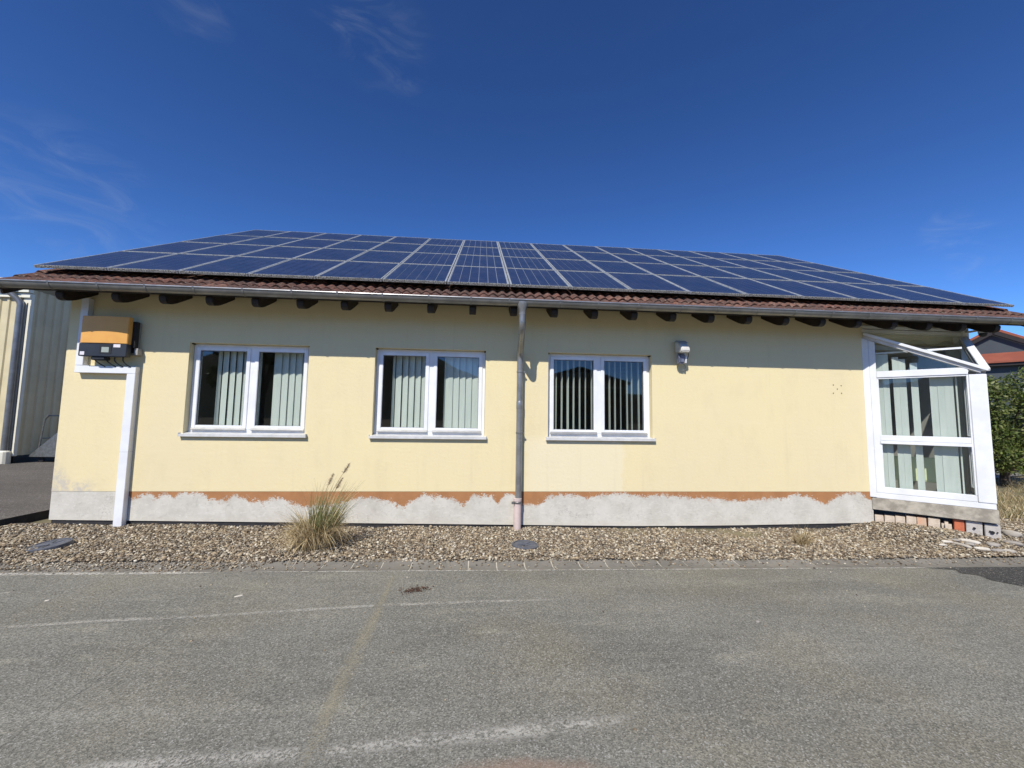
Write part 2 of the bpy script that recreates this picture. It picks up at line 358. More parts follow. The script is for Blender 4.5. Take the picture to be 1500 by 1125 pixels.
# worn paint: u along, v across (UV), alpha by noise
def paint(name, colr, keep=.5, soft=.06, edge=.25, sc=38, amp=1.):
    m, nt, bs, out = mat_new(name); c = obj_co(nt); uv = nd(nt, 'ShaderNodeTexCoord').outputs['UV']; U, V_, _ = sep(nt, uv)
    n = mth(nt, 'ADD', mth(nt, 'MULTIPLY', noise(nt, c, sc, 5, .75), .75), mth(nt, 'MULTIPLY', noise(nt, c, 4.5, 4, .6), .25))
    a = sstep(nt, n, keep-soft, keep+soft)
    across = mth(nt, 'ABSOLUTE', mth(nt, 'SUBTRACT', V_, .5))
    across = sstep(nt, mth(nt, 'ADD', across, mth(nt, 'MULTIPLY', mth(nt, 'SUBTRACT', noise(nt, c, 14, 4), .5), .35)), .5, .5-edge)
    ends = mth(nt, 'MULTIPLY', sstep(nt, U, 0, .08), sstep(nt, U, 1, .90))
    a = mth(nt, 'MULTIPLY', mth(nt, 'MULTIPLY', mth(nt, 'MULTIPLY', a, across), ends), amp)
    setp(nt, bs, col=colr, rough=.9, spec=.2)
    tr = nt.nodes.new('ShaderNodeBsdfTransparent')
    mx = nd(nt, 'ShaderNodeMixShader', {0: a, 1: tr.outputs[0], 2: bs.outputs[0]}); nt.links.new(mx.outputs[0], out.inputs[0])
    return m
M['paint_white'] = paint('worn_white_paint', (.43, .41, .35), .485, .08, .38, 52, .82)
M['paint_white2'] = paint('worn_white_paint_coarse', (.45, .43, .37), .495, .07, .44, 52, .85)
M['paint_yellow'] = paint('worn_yellow_paint', (.41, .365, .25), .515, .13, .50, 54, .66)
M['dust'] = paint('pale_mortar_dust', (.50, .475, .41), .49, .09, .40, 36)

# kerb channel stones
m, nt, bs, _ = mat_new('channel_concrete'); c = obj_co(nt); wp = nd(nt, 'ShaderNodeNewGeometry').outputs['Position']
rnd = nd(nt, 'ShaderNodeObjectInfo').outputs['Random']
col = mixc(nt, rnd, (.175, .160, .130), (.225, .208, .172))
col = mixc(nt, mth(nt, 'MULTIPLY', sstep(nt, noise(nt, wp, 5, 5, .65), .42, .68), .6), col, (.125, .117, .096))
col = mixc(nt, mth(nt, 'MULTIPLY', sstep(nt, noise(nt, wp, 45, 4, .7), .58, .7), .35), col, (.30, .29, .26))
setp(nt, bs, col=col, rough=.93, normal=bump(nt, noise(nt, wp, 80, 4, .7), .5, .008)); M['channel'] = m

def vcol(name, rough=.85, trans=0., bmp=0.):
    m, nt, bs, out = mat_new(name); a = nd(nt, 'ShaderNodeAttribute', attribute_name='Col').outputs['Color']
    setp(nt, bs, col=a, rough=rough, spec=.3)
    if bmp: setp(nt, bs, normal=bump(nt, noise(nt, nd(nt, 'ShaderNodeNewGeometry').outputs['Position'], 90, 3), bmp, .005))
    if trans:
        t = nd(nt, 'ShaderNodeBsdfTranslucent', {'Color': a}); mx = nd(nt, 'ShaderNodeMixShader', {0: trans, 1: bs.outputs[0], 2: t.outputs[0]})
        nt.links.new(mx.outputs[0], out.inputs[0])
    return m
M['pebble'] = vcol('pebbles', .85, bmp=.3)
M['leaf'] = vcol('leaves', .5, .3)
M['blade'] = vcol('grass_blades', .7, .25)
M['soil'] = simple('brown_grit', (.13, .105, .08), (.08, .065, .05), 30, .95, bmp=.6, bscale=90)
M['drysoil'] = simple('dry_lawn_soil', (.20, .165, .09), (.13, .115, .06), 2.5, .95, bmp=.5, bscale=30)
M['forest'] = simple('wooded_slope', (.030, .045, .020), (.016, .026, .012), .06, .95, bmp=1., bscale=.4)

# glass: thin pane, transparent plus Fresnel mirror
def glass(name, tint, ior, base=0.0):
    m, nt, bs, out = mat_new(name); nt.nodes.remove(bs)
    f0 = ((ior-1)/(ior+1))**2                     # Schlick, the same from both sides of the pane
    fc = nd(nt, 'ShaderNodeLayerWeight', {'Blend': .5}).outputs['Facing']
    fr = mth(nt, 'ADD', mth(nt, 'MULTIPLY', mth(nt, 'POWER', fc, 5.), 1-f0), f0, clamp=True)
    tr = nd(nt, 'ShaderNodeBsdfTransparent', {'Color': (*tint, 1)}); gl = nd(nt, 'ShaderNodeBsdfGlossy', {'Color': (.92, .95, 1, 1), 'Roughness': .004})
    mx = nd(nt, 'ShaderNodeMixShader', {0: fr, 1: tr.outputs[0], 2: gl.outputs[0]}); nt.links.new(mx.outputs[0], out.inputs[0])
    return m
M['glass'] = glass('window_glass', (.88, .92, .90), 1.72)
M['glass_bay'] = glass('bay_glass', (.87, .91, .895), 1.62)
# fabric slat
m, nt, bs, out = mat_new('blind_fabric'); c = obj_co(nt)
fcol = mixc(nt, sstep(nt, noise(nt, mapping(nt, c, (3, 3, .3)), 4, 4), .35, .7), (.74, .77, .71), (.66, .70, .645))
setp(nt, bs, col=fcol, rough=.85, spec=.1)
t = nd(nt, 'ShaderNodeBsdfTranslucent', {'Color': fcol}); mx = nd(nt, 'ShaderNodeMixShader', {0: .2, 1: bs.outputs[0], 2: t.outputs[0]}); nt.links.new(mx.outputs[0], out.inputs[0]); M['slat'] = m
# loose bricks
def brickmat(name, a, b): return simple(name, a, b, 14, .92, bmp=.4, bscale=50)
M['brick_cream'] = brickmat('cream_brick', (.62, .53, .42), (.52, .43, .33))
M['brick_pink'] = brickmat('peach_brick', (.62, .37, .24), (.55, .42, .30))
M['brick_red'] = brickmat('red_brick', (.55, .16, .075), (.48, .13, .065))
M['brick_grey'] = brickmat('pale_grey_block', (.52, .49, .45), (.44, .41, .37))
M['stone'] = simple('river_stone', (.46, .42, .35), (.34, .31, .26), 5, .8, bmp=.3, bscale=30)
M['stone_grey'] = simple('grey_river_stone', (.24, .22, .19), (.32, .29, .25), 5, .8, bmp=.3, bscale=30)
M['stone_white'] = simple('pale_river_stone', (.60, .56, .48), (.48, .44, .37), 6, .8, bmp=.3, bscale=30)

# ------------------------------------------------------------------ ground levels
def gz(x): return .12-.0085*max(-15., min(40., x))
def ss(a, b, x):
    t = np.clip((x-a)/(b-a), 0, 1); return t*t*(3-2*t)
def gh(x, y):                                 # top of the gravel bed
    x = np.asarray(x, float); y = np.asarray(y, float)
    base = .12-.0085*x
    wall = .113-.0128*np.minimum(x, 4.5)
    t = ss(-1.5, -.1, y)
    h = (base+.012)*(1-t)+(wall-.012)*t
    h = h+ss(5.7, 7.0, x)*(.02+.12*ss(-1.45, -.6, y))
    h = h+.012*np.sin(x*2.3+y*3.1)*np.sin(x*1.1-1.7*y)+.006*np.sin(x*7.1+1)*np.sin(y*6+x)
    return h
def sheet(name, poly, mat, lift=0., kind='structure', parent=None, nx=1):
    mb = MB(); mb.add([(x, y, gz(x)+lift) for x, y in poly], [tuple(range(len(poly)))])
    o = mb.build(name, mat, parent)
    if kind: tag(o, kind=kind)
    return o
# terrain to the horizon
xs = np.concatenate([[-900, -300, -100], np.linspace(-40, 60, 41), [100, 300, 900]]); ys = np.concatenate([[-900, -300, -100], np.linspace(-50, 60, 23), [100, 300, 900]])
V = np.array([(x, y, gz(x)-.035) for y in ys for x in xs]); nx = len(xs)
Fq = np.array([(j*nx+i, j*nx+i+1, (j+1)*nx+i+1, (j+1)*nx+i) for j in range(len(ys)-1) for i in range(nx-1)])
g = rawmesh('ground', V, Fq, M['drysoil']); tag(g, 'dry lawn and soil around the house', kind='structure')
# asphalt yard (bent at the same clamp as gz)
mb = MB(); YX = [-60, -15, 0, 15, 40, 60]; r0, r1 = -30., -1.855
for i in range(len(YX)-1):
    a, b2 = YX[i], YX[i+1]; mb.add([(a, r0, gz(a)), (b2, r0, gz(b2)), (b2, r1, gz(b2)), (a, r1, gz(a))], [(0, 1, 2, 3)])
yard = mb.build('asphalt_yard', M['asphalt']); tag(yard, 'worn grey asphalt yard in front of the house', kind='structure')
patchp = [(5.30, -1.868), (5.62, -1.95), (5.55, -2.05), (5.70, -2.12), (5.66, -2.26), (5.82, -2.44), (6.3, -2.72), (7.5, -3.1), (10, -3.3), (10, -1.86)]
pt = sheet('asphalt_patch', patchp, M['asphalt_new'], .004); tag(pt, 'newer black asphalt patch at the right edge of the yard')
# raised slab on the left; shade on its broken edge put into the dark colour
mb = MB(); ST = .275
mb.add([(-40, -1.0, ST), (-7.05, -1.0, ST), (-6.98, .3, ST), (-6.90, 2, ST), (-6.6, 9, ST), (-6.4, 40, ST), (-40, 40, ST)], [(0, 1, 2, 3, 4, 5, 6)])
mb.add([(-40, -1.86, gz(-40)), (-7.25, -1.86, gz(-7)), (-7.05, -1.0, ST), (-40, -1.0, ST)], [(0, 1, 2, 3)])
lefty = mb.build('side_yard', M['asphalt_left']); tag(lefty, 'raised dusty asphalt slab beside the house', kind='structure')
mb = MB()
ed = [(-7.25, -1.86, gz(-7)), (-7.05, -1.0, ST), (-6.98, .3, ST), (-6.90, 2, ST), (-6.6, 9, ST), (-6.4, 40, ST)]
for a, b2 in zip(ed, ed[1:]): mb.add([a, b2, (b2[0]+.012, b2[1], .02), (a[0]+.012, a[1], .02)], [(0, 3, 2, 1)])
mb.build('slab_edge', M['slab_edge'], lefty)
# side road on the right
rd = sheet('road', [(11, 3.85), (18.2, 6.55), (40, 14.8), (40, 20.2), (29.6, 13.5), (21.2, 8.9), (11, 5.1)], M['asphalt'], .004)
tag(rd, 'grey side road behind the shrub')

# worn markings on the asphalt
def strip(name, pts, w, mat, lift=.003, label=None):
    V = []; Fs = []; UV = []; n = len(pts); P = [Vector((x, y)) for x, y in pts]
    for i in range(n):
        t = (P[min(i+1, n-1)]-P[max(i-1, 0)]).normalized(); q = Vector((-t.y, t.x)); ww = w[i] if isinstance(w, (list, tuple)) else w
        for s, v in ((-1, 0), (1, 1)):
            p = P[i]+q*s*ww/2; V.append((p.x, p.y, gz(p.x)+lift)); UV.append((i/(n-1), v))
    Fs = [(2*i, 2*i+2, 2*i+3, 2*i+1) for i in range(n-1)]
    me = bpy.data.meshes.new(name); me.from_pydata(V, [], Fs); me.materials.append(mat)
    ul = me.uv_layers.new()
    for l in me.loops: ul.data[l.index].uv = UV[l.vertex_index]
    o = bpy.data.objects.new(name, me); COL.objects.link(o); tag(o, label, kind='structure'); return o
strip('painted_line', [(-4.9, -3.13), (-3.861, -2.987), (-3.29, -2.911), (-2.445, -2.847), (-1.026, -2.69), (-.164, -2.645), (.85, -2.605)], .075, M['paint_white'], label='worn white line running across the yard toward the downpipe')
strip('painted_line', [(-2.2, -4.37), (-1.497, -4.335), (-.79, -4.296), (-.34, -4.255), (.217, -4.21), (.85, -4.145)], [.10, .15, .14, .17, .18, .14], M['paint_white2'], label='coarse worn white line nearest the camera')
strip('painted_line', [(-1.075, -1.9), (-1.06, -2.3), (-1.048, -2.593), (-1.039, -3.284), (-1.035, -3.62), (-1.02, -4.033), (-.985, -4.5)], [.06, .07, .10, .16, .17, .15, .13], M['paint_yellow'], label='faded yellow line pointing at the house wall')
strip('painted_line', [(-4.75, -2.41), (-4.55, -2.365), (-4.46, -2.32)], .05, M['paint_white'], label='short white line stub at the left edge of the yard')
strip('mortar_line', [(-7.2, -1.885), (-5.0, -1.885), (-3.6, -1.882), (-2.9, -1.87)], [.13, .12, .11, .05], M['dust'], label='pale broken mortar along the left part of the channel')
strip('mortar_line', [(-3., -1.868), (0, -1.868), (3, -1.868), (5.9, -1.868)], .035, M['dust'], label='thin pale joint between channel stones and asphalt')

# kerb channel: bed with dished stones
mb = MB(); PR = [(0, 0), (.06, -.012), (.165, -.026), (.27, -.014), (.335, .006)]
X0, PITCHK = -7.25, .332
n = 51; V = []
for x in (X0, X0+n*PITCHK):
    for y, z in PR: V.append((x, -1.852+y, gz(x)+z-.004))
mb.add(V, [(i, i+5, i+6, i+1) for i in range(4)])
bed = mb.build('drain_channel', M['mortar']); tag(bed, 'dished concrete drain channel between gravel bed and asphalt', kind='structure')
sm = None
for i in range(n):
    x = X0+PITCHK*(i+.5)
    if sm is None:
        mb = MB(); hw = PITCHK/2-.0065
        top = [(s*hw, y, z) for y, z in PR for s in (-1, 1)]; bot = [(s*hw, y, z-.05) for y, z in PR for s in (-1, 1)]
        mb.add(top+bot, [(2*k, 2*k+1, 2*k+3, 2*k+2) for k in range(4)]+[(10+2*k, 2*k, 2*k+2, 12+2*k) for k in range(4)]+[(2*k+1, 11+2*k, 13+2*k, 2*k+3) for k in range(4)]+[(10, 11, 1, 0), (8, 9, 19, 18)])
        o = mb.build('channel_stone', M['channel'], origin=(0, 0, 0)); sm = o.data
        sm.polygons.foreach_set('use_smooth', [True]*len(sm.polygons)); sm.set_sharp_from_angle(angle=R(40))
    else:
        o = bpy.data.objects.new('channel_stone', sm); COL.objects.link(o)
    o.parent = bed; o.location = (x, -1.852, gz(x)+random.uniform(0, .002)); o.rotation_euler = (random.uniform(-.003, .003), .0085+random.uniform(-.004, .004), random.uniform(-.006, .006))

# gravel bed: grit underneath, then tens of thousands of pebbles
gx = np.linspace(-7.25, 10.2, 120); gy = np.linspace(-1.53, .12, 18)
V = np.array([(x, y, float(gh(x, y))-.012) for y in gy for x in gx]); nx = len(gx)
Fq = np.array([(j*nx+i, j*nx+i+1, (j+1)*nx+i+1, (j+1)*nx+i) for j in range(len(gy)-1) for i in range(nx-1)])
gb = rawmesh('gravel_bed', V, Fq, M['soil'], smooth=True); tag(gb, 'brown grit bed under the gravel along the house', kind='structure')
t_ = (1+5**.5)/2
ICO = np.array([(-1,t_,0),(1,t_,0),(-1,-t_,0),(1,-t_,0),(0,-1,t_),(0,1,t_),(0,-1,-t_),(0,1,-t_),(t_,0,-1),(t_,0,1),(-t_,0,-1),(-t_,0,1)], float); ICO /= np.linalg.norm(ICO[0])
ICF = np.array([(0,11,5),(0,5,1),(0,1,7),(0,7,10),(0,10,11),(1,5,9),(5,11,4),(11,10,2),(10,7,6),(7,1,8),(3,9,4),(3,4,2),(3,2,6),(3,6,8),(3,8,9),(4,9,5),(2,4,11),(6,2,10),(8,6,7),(9,8,1)])
PAL = .72*np.array([(1.,.985,.93)])*np.array([(.66,.59,.46),(.44,.355,.245),(.28,.215,.145),(.19,.145,.10),(.36,.32,.26),(.23,.205,.17),(.50,.40,.27),(.12,.095,.07),(.80,.74,.62)])
PWT = np.array([.13,.16,.17,.15,.11,.10,.09,.05,.04])
def pebbles(P, size, pal=PAL, wts=PWT, flat=(.45, .85)):
    n = len(P); sc = size[:, None]*np.stack([RNG.uniform(.8, 1.35, n), RNG.uniform(.7, 1.05, n), RNG.uniform(*flat, n)], 1)
    Q = ICO[None]*(1+RNG.uniform(-.22, .22, (n, 12, 1)))*sc[:, None, :]
    a = RNG.uniform(0, 6.283, n); b = RNG.normal(0, .35, n); ca, sa, cb, sb = np.cos(a), np.sin(a), np.cos(b), np.sin(b)
    y2 = Q[..., 1]*cb[:, None]-Q[..., 2]*sb[:, None]; z2 = Q[..., 1]*sb[:, None]+Q[..., 2]*cb[:, None]
    x3 = Q[..., 0]*ca[:, None]-y2*sa[:, None]; y3 = Q[..., 0]*sa[:, None]+y2*ca[:, None]
    W = np.stack([x3, y3, z2], -1)+P[:, None, :]
    colr = pal[RNG.choice(len(pal), n, p=wts/wts.sum())]*RNG.uniform(.8, 1.2, (n, 1))
    return W.reshape(-1, 3), (ICF[None]+12*np.arange(n)[:, None, None]).reshape(-1, 3), np.repeat(colr, 12, 0)
NP_ = 66000
x = RNG.uniform(-7.05, 10.1, NP_); y = RNG.uniform(-1.56, .03, NP_)
inb = (x > 6.6) & (x < 8.55) & (y > -(1-np.abs(x-7.57))+.02)                # not under the bay
x, y = x[~inb], y[~inb]; sz = RNG.gamma(8, .0128/8, len(x)).clip(.006, .028)
z = gh(x, y)+RNG.uniform(-.010, .008, len(x))
# stray pebbles on the channel, more of them on the left, a few on the asphalt
ns = 2600; x2 = np.where(RNG.random(ns) < .55, RNG.uniform(-7.2, -2.6, ns), RNG.uniform(-7.2, 9, ns)); y2 = -1.50-np.abs(RNG.normal(0, .14, ns)); keep = y2 > -1.92
x2, y2 = x2[keep], y2[keep]; z2 = .12-.0085*x2-.02*np.clip(1-((y2+1.69)/.17)**2, 0, 1)+.006; s2 = RNG.uniform(.005, .014, len(x2))
na = 130; x3 = RNG.uniform(-6, 7, na); y3 = -1.9-RNG.exponential(.7, na); z3 = .12-.0085*x3+.003; s3 = RNG.uniform(.004, .009, na)
P = np.concatenate([np.stack([x, y, z], 1), np.stack([x2, y2, z2], 1), np.stack([x3, y3, z3], 1)])
Vp, Fp, Cp = pebbles(P, np.concatenate([sz, s2, s3]))
gr = rawmesh('gravel', Vp, Fp, M['pebble'], col=Cp, smooth=True); tag(gr, 'brown and white round gravel along the foot of the wall', 'gravel', kind='stuff')

# ------------------------------------------------------------------ the house
house = thing('house', 'single-storey yellow stucco house with white windows and tiled solar roof', 'house', (0, 0, 0))
WX = [(-4.68, -2.89), (-1.87, -.10), (.935, 2.70)]; WZ0, WZ1 = 1.53, 2.93
XL, XR, XC = -6.43, 6.57, 8.57; ZT = 3.86; ZP = .662
cutx = [XL]+[v for w in WX for v in w]+[XR]; cutz = [ZP, WZ0, WZ1, ZT]
mb = MB(); RD = .30
for i in range(len(cutx)-1):
    for k in range(3):
        a, b2, c0, c1 = cutx[i], cutx[i+1], cutz[k], cutz[k+1]
        if i % 2 == 1 and k == 1:
            mb.add([(a,0,c0),(a,RD,c0),(a,RD,c1),(a,0,c1)], [(0,1,2,3)]); mb.add([(b2,0,c0),(b2,0,c1),(b2,RD,c1),(b2,RD,c0)], [(0,1,2,3)])
            mb.add([(a,0,c1),(a,RD,c1),(b2,RD,c1),(b2,0,c1)], [(0,1,2,3)]); mb.add([(a,0,c0),(b2,0,c0),(b2,RD,c0),(a,RD,c0)], [(0,1,2,3)])
        else:
            mb.add([(a,0,c0),(b2,0,c0),(b2,0,c1),(a,0,c1)], [(0,1,2,3)])
            mb.add([(a,RD,c0),(a,RD,c1),(b2,RD,c1),(b2,RD,c0)], [(0,1,2,3)])
# left gable wall and header over the bay, right gable wall, back wall
RIDGE_Y, RIDGE_Z = 5.55, 7.05
def gable(x, s):
    mb.add([(x, 0, ZP), (x, 2*RIDGE_Y, ZP), (x, 2*RIDGE_Y, ZT-.02), (x, RIDGE_Y, RIDGE_Z-.15), (x, 0, ZT-.02)], [(0,1,2,3,4) if s > 0 else (4,3,2,1,0)])
gable(XL, -1); gable(XC+.06, 1)
mb.add([(XL, 2*RIDGE_Y, ZP), (XC+.06, 2*RIDGE_Y, ZP), (XC+.06, 2*RIDGE_Y, ZT), (XL, 2*RIDGE_Y, ZT)], [(3,2,1,0)])
mb.add([(XR, 0, ZP), (XR, RD, ZP), (XR, RD, ZT), (XR, 0, ZT)], [(0,1,2,3)])
wall = mb.build('wall', M['stucco'], house)
# plinth with the uneven paint edge stored along it
BND = [(-6.43,.92),(-5.9,.80),(-5.6,.69),(-5.42,.63),(-5.32,.538),(-5.112,.639),(-4.984,.562),(-4.845,.639),(-4.741,.562),(-4.649,.639),(-4.379,.639),(-4.173,.536),(-4.0,.536),(-3.83,.613),(-3.623,.509),(-3.499,.535),(-3.469,.483),(-3.348,.561),(-3.17,.548),(-3.091,.509),(-2.831,.43),(-2.498,.455),(-2.19,.507),(-2.01,.572),(-1.799,.559),(-1.533,.506),(-1.371,.426),(-1.214,.505),(-1.031,.625),(-.868,.585),(-.597,.558),(-.404,.45),(-.244,.611),(.031,.584),(.143,.476),(.252,.611),(.362,.625),(.533,.462),(.784,.447),(.98,.597),(1.377,.611),(1.605,.556),(1.835,.611),(2.182,.638),(2.531,.568),(2.825,.61),(3.121,.582),(3.418,.554),(3.718,.553),(4.17,.496),(4.63,.538),(4.938,.552),(5.19,.609),(5.407,.58),(5.714,.45),(5.942,.565),(6.136,.638),(6.392,.638),(6.513,.521),(6.60,.50)]
def zb(x): return .147-.0165*x if x < 2.4 else .108+max(0, x-4)*.012
mb = MB(); V = []
for x, b2 in BND: V += [(x, .004, zb(x)), (x, .004, ZP)]
nb = len(BND); mb.add(V, [(2*i, 2*i+2, 2*i+3, 2*i+1) for i in range(nb-1)])
mb.add([(x, .02, zb(x)) for x, _ in BND]+[(x, .004, zb(x)) for x, _ in BND], [(i, i+1, nb+i+1, nb+i) for i in range(nb-1)])
mb.add([(XL, .004, zb(XL)), (XL, .004, ZP), (XL, 2*RIDGE_Y, ZP), (XL, 2*RIDGE_Y, zb(XL))], [(0,1,2,3)])
mb.add([(6.60, .004, zb(6.6)), (6.60, .25, zb(6.6)), (6.60, .25, ZP), (6.60, .004, ZP)], [(0,1,2,3)])
pl = mb.build('plinth', M['plinth'], house)
at = pl.data.attributes.new('bnd', 'FLOAT', 'POINT')
vals = [b2 for x, b2 in BND for _ in (0, 1)]; vals += [.5]*(len(pl.data.vertices)-len(vals)); vals[2*nb:4*nb] = [b2 for _, b2 in BND]*2
at.data.foreach_set('value', vals)
mb = MB(); mb.box(XL+.02, 6.55, .022, .25, -.3, .30); mb.build('foundation_strip', M['bitumen'], house)
# rooms behind the glass
mb = MB(); mb.box(XL+.1, XC, .36, 5.0, .40, .50).box(XR+.02, XC-.02, -.02, .36, .40, .50); mb.build('room_floor', M['dark_floor'], house)
mb = MB()
mb.box(XL+.1, XC, 5.0, 5.1, .5, 3.35).box(XL+.1, XC, .301, 5.0, 3.2, 3.3)
for xx in (-2.4, .45, 4.6): mb.box(xx-.06, xx+.06, .31, 5.0, .5, 3.2)
mb.box(XL+.05, XL+.1, .31, 5.0, .5, 3.2).box(XC-.02, XC+.05, .02, 5.0, .5, 3.2)
mb.build('room_wall', M['interior'], house)
for x_, z_ in ((5.975, 2.492), (6.121, 2.483), (6.047, 2.422), (5.967, 2.348), (6.122, 2.351)):
    mb = MB(); mb.tube([(x_, -.003, z_), (x_, .01, z_)], .011, 8); mb.build('wall_plug', M['plug'], house)

# roof: deck, soffit boards, tiles, rafters
SL = R(30); ex = Vector((1, 0, 0)); es = Vector((0, math.cos(SL), math.sin(SL))); en = Vector((0, -math.sin(SL), math.cos(SL)))
VX0, VX1 = -6.96, 9.50
EAVE = Vector((0, -.60, 3.560))
mb = MB(); SLEN = (RIDGE_Y+.60)/math.cos(SL)
mb.fbox(EAVE, ex, es, en, (VX0+.05, VX1-.05, .10, SLEN, -.045, .0))
es2 = Vector((0, -math.cos(SL), math.sin(SL))); en2 = Vector((0, math.sin(SL), math.cos(SL)))
EAVE2 = Vector((0, 2*RIDGE_Y+.60, 3.560))
mb.fbox(EAVE2, ex, es2, en2, (VX0+.05, VX1-.05, .0, SLEN-.02, -.045, .0))
deck = mb.build('roof', M['tile'], house)
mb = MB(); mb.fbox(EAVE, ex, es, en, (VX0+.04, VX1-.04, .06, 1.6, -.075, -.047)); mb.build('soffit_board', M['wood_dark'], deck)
# tile mesh
mb = MB(); TU = 13; TL = .40
prof = []
for i in range(TU):
    u = .3*i/(TU-1)*1.03; d = min(abs(u-.075), abs(u-.225)); h = .040*max(0, math.cos(math.pi*min(d, .062)/.124))**.9; prof.append((u, h))
V = []
for v, lift in ((0, .030), (TL, .002)):
    V += [(u, v, h+lift) for u, h in prof]
V += [(u, 0, h+lift-.016) for (u, h), lift in zip(prof, [.030]*TU)]+[(u, TL*.5, h+.016-.016) for u, h in prof]
mb.add(V, [(i, i+1, TU+i+1, TU+i) for i in range(TU-1)]+[(2*TU+i, 2*TU+i+1, i+1, i) for i in range(TU-1)]+[(3*TU+i, 3*TU+i+1, 2*TU+i+1, 2*TU+i) for i in range(TU-1)])
mb.add([V[0], V[TU], (0, TL, -.02), (0, 0, -.02)], [(0, 1, 2, 3)]); mb.add([V[TU-1], (prof[-1][0], 0, -.02), (prof[-1][0], TL, -.02), V[2*TU-1]], [(0, 1, 2, 3)])
tmesh = None
RM = Matrix((ex, es, en)).transposed().to_4x4()
for k in range(3):
    for i in range(55):
        if tmesh is None:
            o = mb.build('roof_tile', M['tile'], None, smooth=True); tmesh = o.data
        else: o = bpy.data.objects.new('roof_tile', tmesh); COL.objects.link(o)
        o.parent = deck
        p = EAVE+ex*(VX0+.299*i)+es*(.335*k)+en*(.004+random.uniform(-.004, .004))
        o.matrix_local = Matrix.Translation(p) @ RM @ Matrix.Rotation(random.uniform(-.014, .014), 4, 'Z') @ Matrix.Rotation(random.uniform(-.012, .012), 4, 'X')
# verge trim
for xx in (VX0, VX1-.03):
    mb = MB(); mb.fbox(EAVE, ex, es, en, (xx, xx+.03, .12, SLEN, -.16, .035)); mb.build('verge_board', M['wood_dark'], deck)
# rafters with a rounded lower nose
rmesh = None
def rafter_poly():
    # side outline in the y-z plane; nose at y=-.53, under edge rising with the roof
    t = math.tan(SL); top = lambda y: 3.560+(y+.60)*t-.088
    return [(-.53, top(-.53)), (-.53, 3.475), (-.515, 3.435), (-.485, 3.412), (-.44, 3.408), (-.38, 3.425), (-.30, 3.461), (-.10, 3.570), (.25, 3.772), (.25, top(.25))]
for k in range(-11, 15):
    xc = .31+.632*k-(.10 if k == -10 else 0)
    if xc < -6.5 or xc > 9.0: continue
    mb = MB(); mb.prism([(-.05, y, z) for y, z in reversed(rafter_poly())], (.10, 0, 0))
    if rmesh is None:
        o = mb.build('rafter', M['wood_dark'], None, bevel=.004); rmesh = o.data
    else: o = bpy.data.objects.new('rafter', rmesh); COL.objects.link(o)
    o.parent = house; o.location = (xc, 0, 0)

# gutter
GY, GZ_, GR = -.628, 3.592, .074
mb = MB(); seg = 14; GX0, GX1 = VX0-.06, VX1+.05
V = []
for x in (GX0, GX1):
    for rr in (GR, GR-.004):
        for k in range(seg+1):
            a = math.pi*k/seg; V.append((x, GY-rr*math.cos(a), GZ_-rr*math.sin(a)))
S = seg+1
mb.add(V, [(k, k+1, 2*S+k+1, 2*S+k) for k in range(seg)]+[(S+k, 3*S+k, 3*S+k+1, S+k+1) for k in range(seg)]+[(k, S+k, S+k+1, k+1) for k in range(seg)]+[(2*S+k, 2*S+k+1, 3*S+k+1, 3*S+k) for k in range(seg)])
gut = mb.build('gutter', M['zinc'], house, smooth=True)
mb = MB(); mb.tube([(GX0, GY-GR-.004, GZ_+.006), (GX1, GY-GR-.004, GZ_+.006)], .0105, 10); mb.build('gutter_bead', M['zinc_lip'], gut, smooth=True)
bmesh_ = None
for x in [-6.72, -6.097, -5.473, -4.857, -4.221, -3.564, -2.895, -2.262, -1.627, -.961, -.345, .225, .993, 1.579, 2.207, 2.898, 3.481, 4.13, 4.76, 5.39, 6.02, 6.65, 7.28, 7.91, 8.54, 9.17]:
    if bmesh_ is None:
        mb = MB(); V = []
        for xx in (-.012, .012):
            for rr in (GR+.001, GR+.006):
                for k in range(seg+1):
                    a = -.25+(math.pi+.25)*k/seg; V.append((xx, GY-rr*math.cos(a), GZ_-rr*math.sin(a)))
        mb.add(V, [(S+k, S+k+1, 3*S+k+1, 3*S+k) for k in range(seg)]+[(k, S+k, S+k+1, k+1) for k in range(seg)]+[(2*S+k, 2*S+k+1, 3*S+k+1, 3*S+k) for k in range(seg)])
        mb.box(-.012, .012, GY-GR-.017, GY+GR-.01, GZ_+.010, GZ_+.016)
        o = mb.build('gutter_bracket', M['zinc'], gut, smooth=True); bmesh_ = o.data
    else:
        o = bpy.data.objects.new('gutter_bracket', bmesh_); COL.objects.link(o); o.parent = gut
    o.location = (x, 0, 0)

# downpipe with swan neck
DX = .455
def arc(p, q, r, n=6):   # fillet at q between p->q->r handled by caller
    return []
def fillet(pts, rad, n=6):
    out = [Vector(pts[0])]
    for a, b2, c2 in zip(pts, pts[1:], pts[2:]):
        a, b2, c2 = Vector(a), Vector(b2), Vector(c2); u = (a-b2).normalized(); w = (c2-b2).normalized()
        p0, p1 = b2+u*rad, b2+w*rad
        for k in range(n+1):
            t = k/n; out.append(p0*(1-t)**2+b2*2*t*(1-t)+p1*t*t)
    out.append(Vector(pts[-1])); return out
pth = fillet([(.425, GY, 3.50), (.425, GY, 3.18), (DX, -.10, 2.87), (DX, -.10, .56)], .11, 7)
mb = MB(); mb.tube(pth, .050, 18)
dp = mb.build('downpipe', M['galv'], house, smooth=True)
mb = MB(); mb.lathe((.425, GY, 0), [(.052, 3.40), (.056, 3.45), (.086, 3.535), (.088, 3.572)], 20); mb.build('funnel', M['galv'], dp, smooth=True)
mb = MB(); mb.lathe((.425, GY, 0), [(.053, 3.385), (.0535, 3.405)], 20); mb.build('collar', M['gasket'], dp, smooth=True)
